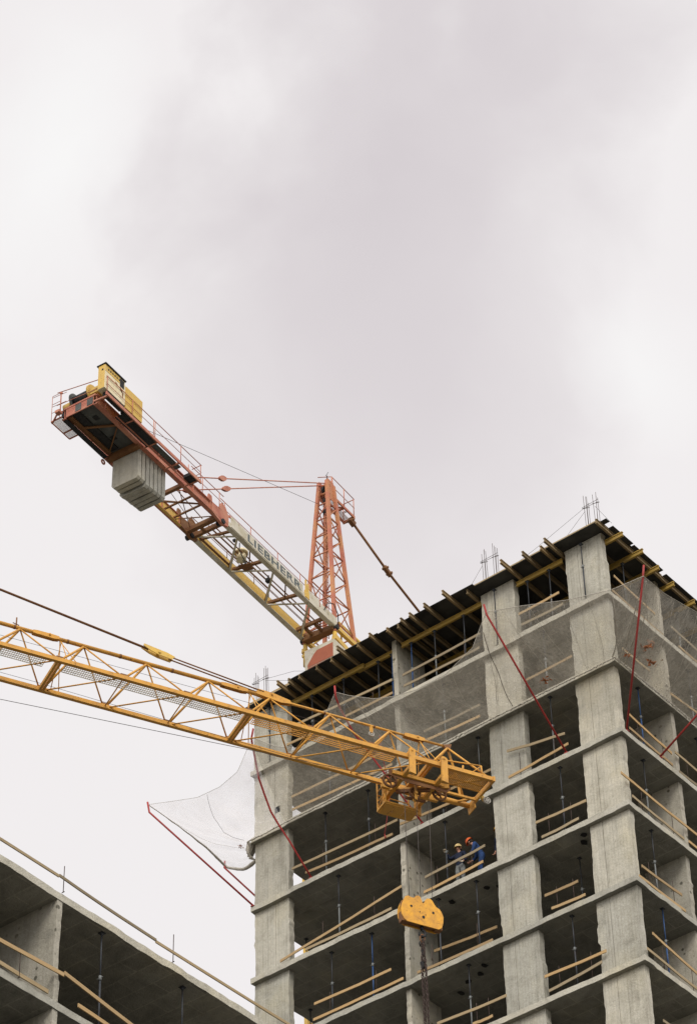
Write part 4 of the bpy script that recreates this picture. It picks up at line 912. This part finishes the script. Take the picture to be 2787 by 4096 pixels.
for a, z, w_, h_ in ((-14.22, -.02, .22, .24), (-11.2, .05, .15, .17), (-9.75, .08, .07, .07), (-10.4, .08, .07, .07)): sub(crane1, 'crossbeam', 'brown', lambda m: m.bar(F1(a, WB, z), F1(a, 0, z), w_, h_))
sub(crane1, 'end_plate', 'red', lambda m: (fbox(m, F1, -17.16, -17.12, WB + .1, -.1, .0, .44), fbox(m, F1, -17.18, -17.10, WB, .0, .44, .52)))
for b in (-.42, -1.0): sub(crane1, 'end_plate_patch', 'grey', lambda m: fbox(m, F1, -17.175, -17.161, b, b + .29, .05, .40))
sub(crane1, 'brown_strut', 'brown', lambda m: (m.bar(F1(-11.1, WB, .02), F1(-9.8, -.05, .02), .035), m.bar(F1(-11.1, WB + .12, .02), F1(-9.8, .0, .02), .035), m.bar(F1(-11.1, -.3, .1), F1(-8.8, WB + .2, .1), .03), m.bar(F1(-11.1, -.55, .3), F1(-8.8, -.75, .3), .03), m.bar(F1(-9.7, WB, .05), F1(-8.9, -.1, .05), .035), m.tube([F1(-11, -.9, .4), F1(-8.9, -1.3, .4)], .014, 5)))
dk = sub(crane1, 'underside_plate', 'grey', lambda m: fbox(m, F1, -17.1, -14.2, WB + .12, -.12, .18, .20))
for a, b in ((-16.45, -.72), (-15.1, -.85)): sub(dk, 'hatch', 'dark', lambda m: fbox(m, F1, a, a + .26, b, b + .22, .165, .178))
sub(dk, 'plate_brace', 'brown', lambda m: (m.bar(F1(-16.2, -1.35, .10), F1(-15.55, -.15, .10), .10, .05), m.bar(F1(-14.35, -1.45, .10), F1(-15.45, -.2, .10), .05, .05), m.bar(F1(-17.0, WB + .2, .1), F1(-14.4, WB + .2, .1), .2, .1)))
sub(dk, 'shadow_strip', 'dark', lambda m: (fbox(m, F1, -17.05, -14.4, WB + .14, WB + .66, .12, .175), fbox(m, F1, -17.08, -14.4, WB - .09, WB + .13, -.065, -.045)))  # dark strips stand for the shadow along the far girder's underside
sub(crane1, 'lug', 'red', lambda m: m.tube([F1(-14.45 + .1 * math.cos(t), WB - .06, -.28 + .1 * math.sin(t)) for t in [2 * math.pi * k / 12 for k in range(13)]], .035, 6))
sub(crane1, 'girder_lining', 'yelp', lambda m: fbox(m, F1, -12.1, -8.7, WB - .01, WB + .098, -.052, -.041))
# counterweight blocks hanging between the girders
r2 = random.Random(2)
for k in range(7):
    a = -14.08 + .272 * k
    zb = -1.62 + r2.uniform(-.03, .03) + (.0, .02, -.03, .03, .0, .05, .08)[k]
    sub(crane1, 'counterweight_block', 'cw', lambda m: (m.plate([F1(a, WB + .16, .12), F1(a, WB + .13, zb + .12), F1(a, WB + .25, zb), F1(a, -.22, zb), F1(a, -.13, zb + .09), F1(a, -.14, .14)], F1.u * (.19 if k % 2 else .205)), fbox(m, F1, a + .15, a + .26, WB + .3, -.26, zb + .13, .1)))
# walkway with cabinets
wk = sub(crane1, 'side_walkway', 'red', lambda m: (fbox(m, F1, -17.5, -11.05, .77, .82, -.22, -.06), fbox(m, F1, -16.15, -11.05, .30, .34, -.16, -.08), [m.bar(F1(a, .05, -.05), F1(a, .8, -.12), .07, .07) for a in (-17.3, -15.6, -14.0, -12.5, -11.2)]))
sub(wk, 'walkway_grating', 'dark', lambda m: [m.bar(F1(-16.1 + .06 * k, .20, -.10), F1(-16.1 + .06 * k, .77, -.10), .050, .02) for k in range(36)])
sub(wk, 'walkway_plate', 'grey', lambda m: fbox(m, F1, -14.0, -12.2, .36, .62, -.07, -.05))
sub(wk, 'walkway_plate', 'dark', lambda m: fbox(m, F1, -11.65, -11.12, .33, .75, -.10, .06))
cb = sub(crane1, 'control_cabinet', 'cream', lambda m: (fbox(m, F1, -17.58, -16.28, .42, .76, .14, 1.42), fbox(m, F1, -16.26, -16.2, .45, .74, .2, 1.3)))
sub(cb, 'cabinet_roof', 'dark', lambda m: fbox(m, F1, -17.62, -16.25, .36, .82, 1.42, 1.47))
sub(cb, 'yellow_band', 'yelp', lambda m: (fbox(m, F1, -17.57, -16.62, .761, .769, 1.08, 1.41), fbox(m, F1, -17.588, -17.581, .43, .75, .15, 1.41)))
sub(cb, 'vent_slots', 'dark', lambda m: ([fbox(m, F1, -17.4 + .14 * k, -17.32 + .14 * k, .770, .776, 1.2, 1.29) for k in range(6)], fbox(m, F1, -16.6, -16.33, .762, .770, .96, 1.38), fbox(m, F1, -17.596, -17.589, .6, .68, 1.12, 1.2)))
sub(cb, 'rust_stain', 'brown', lambda m: [m.plate([F1(a, .7605, z) , F1(a + w, .7605, z - .05), F1(a + w * .8, .7605, z - h), F1(a + .02, .7605, z - h * .7)], F1.v * .004) for a, z, w, h in ((-16.9, .98, .16, .16), (-16.6, .92, .2, .25), (-16.45, .75, .1, .3))])
sub(cb, 'cabinet_base', 'dark', lambda m: fbox(m, F1, -17.35, -16.25, .50, .74, -.06, .135))
c2b = sub(crane1, 'yellow_cabinet', 'yelp', lambda m: fbox(m, F1, -16.18, -15.08, .44, .76, .10, 1.26))
sub(c2b, 'cabinet_base', 'dark', lambda m: fbox(m, F1, -16.15, -15.1, .48, .72, -.06, .095))
# winch
dr = sub(crane1, 'winch_drum', 'dark', lambda m: m.tube([F1(-16.85, -1.25, .92), F1(-16.85, -.42, .92)], .27, 20))
sub(dr, 'drum_flange', 'yelp', lambda m: m.tube([F1(-16.85, -.42, .92), F1(-16.85, -.34, .92)], .43, 22))
sub(dr, 'drum_flange', 'grey', lambda m: m.tube([F1(-16.85, -1.31, .95), F1(-16.85, -1.25, .95)], .40, 22))
sub(dr, 'winch_motor', 'yelp', lambda m: (m.tube([F1(-16.85, -1.75, .80), F1(-16.85, -1.33, .80)], .22, 14), fbox(m, F1, -17.1, -16.6, -.32, .1, .62, 1.0), m.bar(F1(-17.12, -.3, .86), F1(-17.12, .35, .86), .05, .07), m.bar(F1(-17.12, -.3, .68), F1(-17.12, .35, .68), .05, .07)))
sub(dr, 'winch_frame', 'dark', lambda m: (fbox(m, F1, -17.1, -16.4, -1.7, -.3, .53, .62), fbox(m, F1, -17.1, -16.5, -1.75, -1.4, .2, .55), fbox(m, F1, -17.05, -16.5, -1.45, -1.3, .62, .8)))
sub(crane1, 'winch_rope', 'rope', lambda m: m.tube([F1(-16.6, -.8, 1.15), F1(-14.5, -.75, 1.6), F1(.55, -.8, 7.9)], .010, 5))
# little platform at the far end corner
ep = sub(crane1, 'end_platform', 'red', lambda m: (m.bar(F1(-17.55, WB, .0), F1(-17.2, WB - .55, -.02), .06), [m.bar(F1(a, WB, -.03), F1(a, WB - .52, -.03), .05) for a in (-17.3, -16.5, -16.1)], m.bar(F1(-17.3, WB - .52, -.03), F1(-16.1, WB - .52, -.03), .04), fbox(m, F1, -17.62, -17.4, WB - .1, WB + .12, .0, .12)))
sub(ep, 'mesh_floor', 'disc', lambda m: ([m.bar(F1(-17.3 + .045 * k, WB - .03, -.02), F1(-17.3 + .045 * k, WB - .5, -.02), .012, .012) for k in range(27)], [m.bar(F1(-17.3, WB - .05 * k, -.02), F1(-16.1, WB - .05 * k, -.02), .012, .012) for k in range(1, 10)]))
sub(ep, 'platform_rail', 'red', lambda m: ([m.tube([F1(a, b, -.03), F1(a, b, 1.38)], .013, 5) for a, b in ((-17.3, WB - .52), (-17.3, WB - .1))], [m.tube([F1(-17.3, WB - .52, z), F1(-17.3, WB - .06, z)], .012, 5) for z in (1.38, .92, .45)], m.tube([F1(-17.45, WB + .05, .1), F1(-17.45, WB + .05, 1.2)], .02, 6),
    [m.tube([F1(-17.3, WB - .52, z), F1(-17.42, WB + .3, z - .2)], .012, 5) for z in (1.3, .8)], m.bar(F1(-17.48, WB, 1.15), F1(-17.42, WB + .1, 1.15), .06)))
# pendants of the counter jib
for b, (pa, pb) in ((0, ((-8.2, .0), (-4.9, .0))), (WB, ((-9.0, .0), (-6.4, .0)))):
    A = F1(-11.3, b, .42); B = F1(.5, -.79 + (.14 if b == 0 else -.14), 9.2)
    sub(crane1, 'counter_jib_pendant', 'red', lambda m: m.tube([A, B], .027, 7))
    for q in ((.262,) if b == 0 else (.20, .42)):
        def pj(m):
            c = A.lerp(B, q); d = (B - A).normalized(); s = F1.v; n = d.cross(s)
            for e in (-.05, .03): m.plate([c + d * x + n * y + s * e for x, y in ((-.34, -.04), (-.12, -.12), (.12, -.12), (.34, -.04), (.34, .04), (.12, .12), (-.12, .12), (-.34, .04))], s * .02)
        sub(crane1, 'pendant_joint', 'red', pj)

# ------------------------------------------------------------------ workers
def skin(name, verts, edges, mat, parent, sub_=2):
    me = bpy.data.meshes.new(name); me.from_pydata([v[0] for v in verts], edges, [])
    ob = bpy.data.objects.new(name, me); C.objects.link(ob)
    md = ob.modifiers.new('s', 'SKIN'); md.use_smooth_shade = True
    for i, v in enumerate(verts): me.skin_vertices[0].data[i].radius = (v[1], v[2] if len(v) > 2 else v[1])
    me.skin_vertices[0].data[0].use_root = True
    sd = ob.modifiers.new('d', 'SUBSURF'); sd.levels = sub_; sd.render_levels = sub_
    bpy.context.view_layer.update()
    m2 = bpy.data.meshes.new_from_object(ob.evaluated_get(bpy.context.evaluated_depsgraph_get()))
    bpy.data.objects.remove(ob); m2.name = name
    m2.materials.clear(); m2.materials.append(M[mat])
    o = link(name, m2, parent); return o
def chain_graph(chains):
    vs = []; es = []; idx = {}
    for ch in chains:
        prev = None
        for p in ch:
            key = tuple(round(x, 4) for x in p[0])
            if key not in idx: idx[key] = len(vs); vs.append((Vector(p[0]),) + tuple(p[1:]))
            if prev is not None: es.append((prev, idx[key]))
            prev = idx[key]
    return vs, es
def person(loc, yaw, J, hat, jacket, trousers, label, glove=None):
    t = thing('person', loc, label, 'person', 'workers on the open floor'); t.rotation_euler = (0, 0, yaw)
    J = {k: Vector(v) for k, v in J.items()}
    pel, wai, che, nek, hed = J['pelvis'], J['waist'], J['chest'], J['neck'], J['head']
    body = [[(pel, .09, .07), (wai, .09, .07), (che, .11, .08), (nek, .055), (nek.lerp(hed, .55), .06), (hed, .085, .10), (hed + (hed - nek).normalized() * .09, .07, .085)]]
    for s in 'lr':
        body.append([(che, .11, .08), (J['sh' + s], .055), (J['el' + s], .042), (J['wr' + s], .03)])
        body.append([(pel, .09, .07), (J['hip' + s], .06), (J['kn' + s], .042), (J['an' + s], .036), (J['an' + s] + Vector((0, .06, -.05)), .04)])
    skin('body', *chain_graph(body), 'skin', t)
    jk = [[(pel + Vector((0, 0, -.07)), .165, .125), (pel + Vector((0, 0, .03)), .165, .125), (wai, .16, .12), (che, .18, .125), (che.lerp(nek, .55), .12, .09), (nek, .07)]]
    for s in 'lr': jk.append([(che, .18, .125), (J['sh' + s], .083), (J['sh' + s].lerp(J['el' + s], .5), .075), (J['el' + s], .065), (J['wr' + s].lerp(J['el' + s], .12), .05)])
    skin('jacket', *chain_graph(jk), jacket, t)
    tr = [[(pel, .15, .115), (pel + Vector((0, 0, .08)), .148, .112), (wai, .135, .10)]]
    for s in 'lr': tr.append([(pel, .15, .115), (J['hip' + s], .105), (J['hip' + s].lerp(J['kn' + s], .5), .095), (J['kn' + s], .078), (J['an' + s], .07)])
    skin('trousers', *chain_graph(tr), trousers, t)
    def part(name, mat, fn):
        mb = MB(); fn(mb); me = bpy.data.meshes.new(name); me.from_pydata(mb.v, [], mb.f); me.polygons.foreach_set('use_smooth', mb.sm); me.materials.append(M[mat]); return link(name, me, t)
    for s in 'lr':
        a = J['an' + s]; part('boot', 'boot', lambda m: (m.ball(a + Vector((0, .05, -.03)), (.055, .14, .06), 10, 8), m.tube([a + Vector((0, 0, .1)), a + Vector((0, 0, -.02))], .06, 8)))
    up = (hed - nek).normalized(); fw = J['face'].normalized(); rt = fw.cross(up).normalized()
    fw = up.cross(rt).normalized()
    top = hed + up * .055
    def hatf(m):
        n = 16; rings = []
        for k, (r, h) in enumerate(((.150, -.01), (.142, .0), (.135, .03), (.122, .07), (.09, .105), (.045, .125), (.002, .13))):
            rings.append([top + (rt * math.cos(q) * r * .9 + fw * math.sin(q) * r * (1.18 if k < 2 and math.sin(q) > 0 else 1.03)) + up * h for q in [2 * math.pi * i / n for i in range(n)]])
        vs = [p for r in rings for p in r]
        m.add(vs, [(k * n + i, k * n + (i + 1) % n, (k + 1) * n + (i + 1) % n, (k + 1) * n + i) for k in range(6) for i in range(n)], True)
        m.tube([top + fw * .13 + up * .03, top + up * .135, top - fw * .13 + up * .03], .012, 6)
    part('helmet', hat, hatf)
    part('nose', 'skin', lambda m: m.plate([hed + fw * .09 + rt * .016 - up * .03, hed + fw * .09 - rt * .016 - up * .03, hed + fw * .085 + up * .025], fw * .028))
    for e_ in (-1, 1):
        part('ear', 'skin', lambda m: m.ball(hed + rt * e_ * .085, (.02, .025, .032), 8, 6)); part('eye', 'eye', lambda m: m.ball(hed + fw * .092 + rt * e_ * .033 + up * .018, .011, 8, 6))
    part('mouth', 'eye', lambda m: m.bar(hed + fw * .094 + rt * .024 - up * .058, hed + fw * .094 - rt * .024 - up * .058, .008))
    part('hair', 'hair', lambda m: m.ball(hed - fw * .02 + up * .0, (.098, .098, .085), 10, 8))
    for s in 'lr':
        w, e = J['wr' + s], J['el' + s]; d = (w - e).normalized(); side = d.cross(Vector((0, 1, .2))).normalized(); nrm = side.cross(d)
        thumb = 1 if s == 'l' else -1
        def hand(m):
            m.plate([w + side * .03, w - side * .03, w + d * .09 - side * .042, w + d * .09 + side * .042], nrm * .026)
            for q, ln in enumerate((.07, .082, .078, .06)):
                b = w + d * .088 + side * (-.033 + .022 * q) + nrm * .013
                m.tube([b, b + d * ln * .5 + nrm * .014, b + d * ln * .8 + nrm * .045, b + d * ln * .7 + nrm * .07], [.0105, .010, .009, .007], 6)
            b = w + d * .03 + side * .034 * thumb + nrm * .013
            m.tube([b, b + d * .035 + side * .025 * thumb + nrm * .02, b + d * .06 + side * .02 * thumb + nrm * .045], [.012, .011, .008], 6)
        part('hand', glove or 'skin', hand)
    return t
STAND = dict(pelvis=(0, 0, .96), waist=(0, .01, 1.12), chest=(0, 0, 1.33), neck=(0, .02, 1.50), head=(0, .05, 1.63), face=(0, 1, -.1),
    shl=(.19, 0, 1.42), ell=(.25, -.02, 1.14), wrl=(.24, .10, .92), shr=(-.19, 0, 1.42), elr=(-.25, -.02, 1.14), wrr=(-.24, .10, .92),
    hipl=(.10, 0, .90), knl=(.11, .02, .50), anl=(.11, -.02, .09), hipr=(-.10, 0, .90), knr=(-.11, .02, .50), anr=(-.11, -.02, .09))
# helmeted man holding a prop, turned to the street (local +y looks along -Y of the world)
w1 = dict(STAND); w1.update(face=(-.1, 1, -.35), shr=(.19, 0, 1.42), shl=(-.19, 0, 1.42), hipl=(-.1, 0, .9), hipr=(.1, 0, .9), knl=(-.11, .02, .5), knr=(.11, .02, .5), anl=(-.11, -.02, .09), anr=(.11, -.02, .09),
    elr=(.36, .10, 1.34), wrr=(.36, .24, 1.52), ell=(-.27, 0, 1.15), wrl=(-.22, .14, .98))
person((-7.22, .50, -8.8), R(180), {k: (v[0], v[1], v[2]) for k, v in w1.items()}, 'hatW', 'navy', 'trouserG', 'worker in pale helmet and grey trousers with a raised gloved hand on a prop', 'glove')
w2 = dict(STAND); w2.update(pelvis=(0, -.10, .96), waist=(0, -.04, 1.12), chest=(0, .07, 1.33), neck=(0, .17, 1.48), head=(0, .27, 1.60), face=(.55, .8, -.35),
    shl=(-.17, .12, 1.41), ell=(-.24, .14, 1.13), wrl=(-.2, .30, .95), shr=(.17, .10, 1.41), elr=(.24, .12, 1.13), wrr=(.2, .28, .95),
    hipl=(-.1, -.1, .9), knl=(-.11, -.04, .5), anl=(-.11, -.12, .09), hipr=(.1, -.06, .9), knr=(.11, .02, .5), anr=(.11, -.02, .09))
person((-6.42, .50, -8.8), R(118), w2, 'hatO', 'blue', 'blue', 'worker in orange helmet and blue overalls leaning forward by the planks')
w3 = dict(STAND); w3.update({k: (-v[0], v[1], v[2]) for k, v in STAND.items() if k[:2] in ('sh', 'el', 'wr', 'hi', 'kn', 'an')}); w3.update(face=(.5, 1, -.2), wrr=(.25, .03, .90), wrl=(-.25, .03, .90))
person((-5.55, .55, -8.8), R(165), w3, 'hatY', 'navy', 'trouserB', 'worker in yellow helmet half hidden behind the middle pier')

# ------------------------------------------------------------------ sky, sun, camera
world = bpy.data.worlds.new('World'); scene.world = world; world.use_nodes = True
nt = world.node_tree; bg = nt.nodes['Background']
SUN_DIR = Vector((.50, -.62, .62)).normalized()          # towards the sun: behind the camera, veiled by cloud
sky = nt.nodes.new('ShaderNodeTexSky'); sky.sky_type = 'NISHITA'; sky.sun_disc = False
sky.sun_elevation = math.asin(SUN_DIR.z); sky.sun_rotation = math.atan2(SUN_DIR.x, SUN_DIR.y)
tc = nt.nodes.new('ShaderNodeTexCoord')
dirv = tc.outputs['Generated']
def dotc(v):
    d = nt.nodes.new('ShaderNodeVectorMath'); d.operation = 'DOT_PRODUCT'; d.inputs[1].default_value = v
    nt.links.new(dirv, d.inputs[0]); return d.outputs['Value']
def mth(op, a, b):
    m = nt.nodes.new('ShaderNodeMath'); m.operation = op
    for k, q in enumerate((a, b)):
        if isinstance(q, (int, float)): m.inputs[k].default_value = q
        else: nt.links.new(q, m.inputs[k])
    return m.outputs[0]
# broad grey cloud mass towards the north, with whiter cloud on both sides of it
CD = Vector((-.4027, .5458, .7347)).normalized(); CT = Vector((.774, .632, .0)).normalized(); CV = CT.cross(CD)
mp = nt.nodes.new('ShaderNodeMapping'); mp.inputs['Location'].default_value = (0.3, 0.1, 0.2)
nt.links.new(dirv, mp.inputs['Vector'])
na = noise_tex(nt, mp.outputs['Vector'], 10, 5, .55, .3)
nb = noise_tex(nt, mp.outputs['Vector'], 21, 5, .5, .2)
hx = mth('ADD', mth('MULTIPLY', mth('ADD', dotc(CT), -CT.dot(CD)), 10.5), mth('MULTIPLY', mth('ADD', na, -.5), 1.2))
hy = mth('ADD', mth('MULTIPLY', dotc(CV), 6.0), mth('MULTIPLY', mth('ADD', nb, -.5), .9))
hx = mth('ADD', hx, mth('MULTIPLY', hy, -.35))
rad = mth('POWER', mth('ADD', mth('MULTIPLY', hx, hx), mth('MULTIPLY', hy, hy)), .5)
rad = mth('ADD', rad, mth('MULTIPLY', mth('ADD', nb, -.5), .6))
clouds = ramp(nt, rad, [(.0, (.612, .570, .589)), (.35, (.645, .604, .620)), (.65, (.700, .664, .674)), (1.10, (.800, .772, .775))])
def patch(centre, radius, stretch):
    c_ = Vector(centre).normalized(); tt = Vector((-c_.y, c_.x, 0)).normalized() * -1; vv = tt.cross(c_)
    px_ = mth('ADD', mth('MULTIPLY', dotc(tt), 1 / radius), mth('MULTIPLY', mth('ADD', na, -.5), 1.6))
    py_ = mth('ADD', mth('MULTIPLY', dotc(vv), 1 / (radius * stretch)), mth('MULTIPLY', mth('ADD', nb, -.5), 1.3))
    return mth('POWER', mth('ADD', mth('MULTIPLY', px_, px_), mth('MULTIPLY', py_, py_)), .5)
for cen, rd, st, amt in (((-.4772, .4614, .7479), .034, 1.7, .95), ((-.3624, .6228, .6934), .030, 1.0, .7)):
    f_ = ramp(nt, patch(cen, rd, st), [(.1, (amt,) * 3), (.55, (amt * .55,) * 3), (1.0, (0, 0, 0))])
    clouds = mixc(nt, f_, clouds, (.85, .842, .838))
# the cloud deck is brighter towards the veiled sun, behind the camera
dt = nt.nodes.new('ShaderNodeVectorMath'); dt.operation = 'DOT_PRODUCT'
dt.inputs[1].default_value = SUN_DIR
nt.links.new(dirv, dt.inputs[0])
glow = ramp(nt, dt.outputs['Value'], [(.35, (1, 1, 1)), (1.0, (2.2, 2.2, 2.2))])
clouds = mixc(nt, 1, clouds, glow, 'MULTIPLY')
skyd = mixc(nt, 1, sky.outputs['Color'], (.08, .08, .08), 'MULTIPLY')
col = mixc(nt, .97, skyd, clouds)
nt.links.new(col, bg.inputs['Color']); bg.inputs['Strength'].default_value = 1.0

sl = bpy.data.lights.new('sun', 'SUN'); sl.energy = 1.5; sl.angle = R(22); sl.color = (1, .95, .87)
so = bpy.data.objects.new('sun', sl); C.objects.link(so); so.rotation_euler = SUN_DIR.to_track_quat('Z', 'Y').to_euler()
so.location = (20, -20, 30)

cam = bpy.data.cameras.new('camera'); co = bpy.data.objects.new('camera', cam); C.objects.link(co)
Rt = Vector((.7763126, .6299860, -.0213610)); Fw = Vector((-.4587659, .5879138, .6662516)); Up = Vector((.4322876, -.5074198, .7454210))
mw = Matrix((Rt, Up, -Fw)).transposed().to_4x4(); mw.translation = Vector((43.112933, -69.590803, -68.667272))
co.matrix_world = mw
cam.sensor_fit = 'VERTICAL'; cam.sensor_height = 36.0; cam.lens = 36.0 * 12378.6129 / 4096
cam.clip_start = .5; cam.clip_end = 5000
scene.camera = co
scene.view_settings.view_transform = 'Standard'; scene.view_settings.look = 'None'
scene.view_settings.exposure = 0.18; scene.view_settings.gamma = 1
scene.render.resolution_x = 696; scene.render.resolution_y = 1024
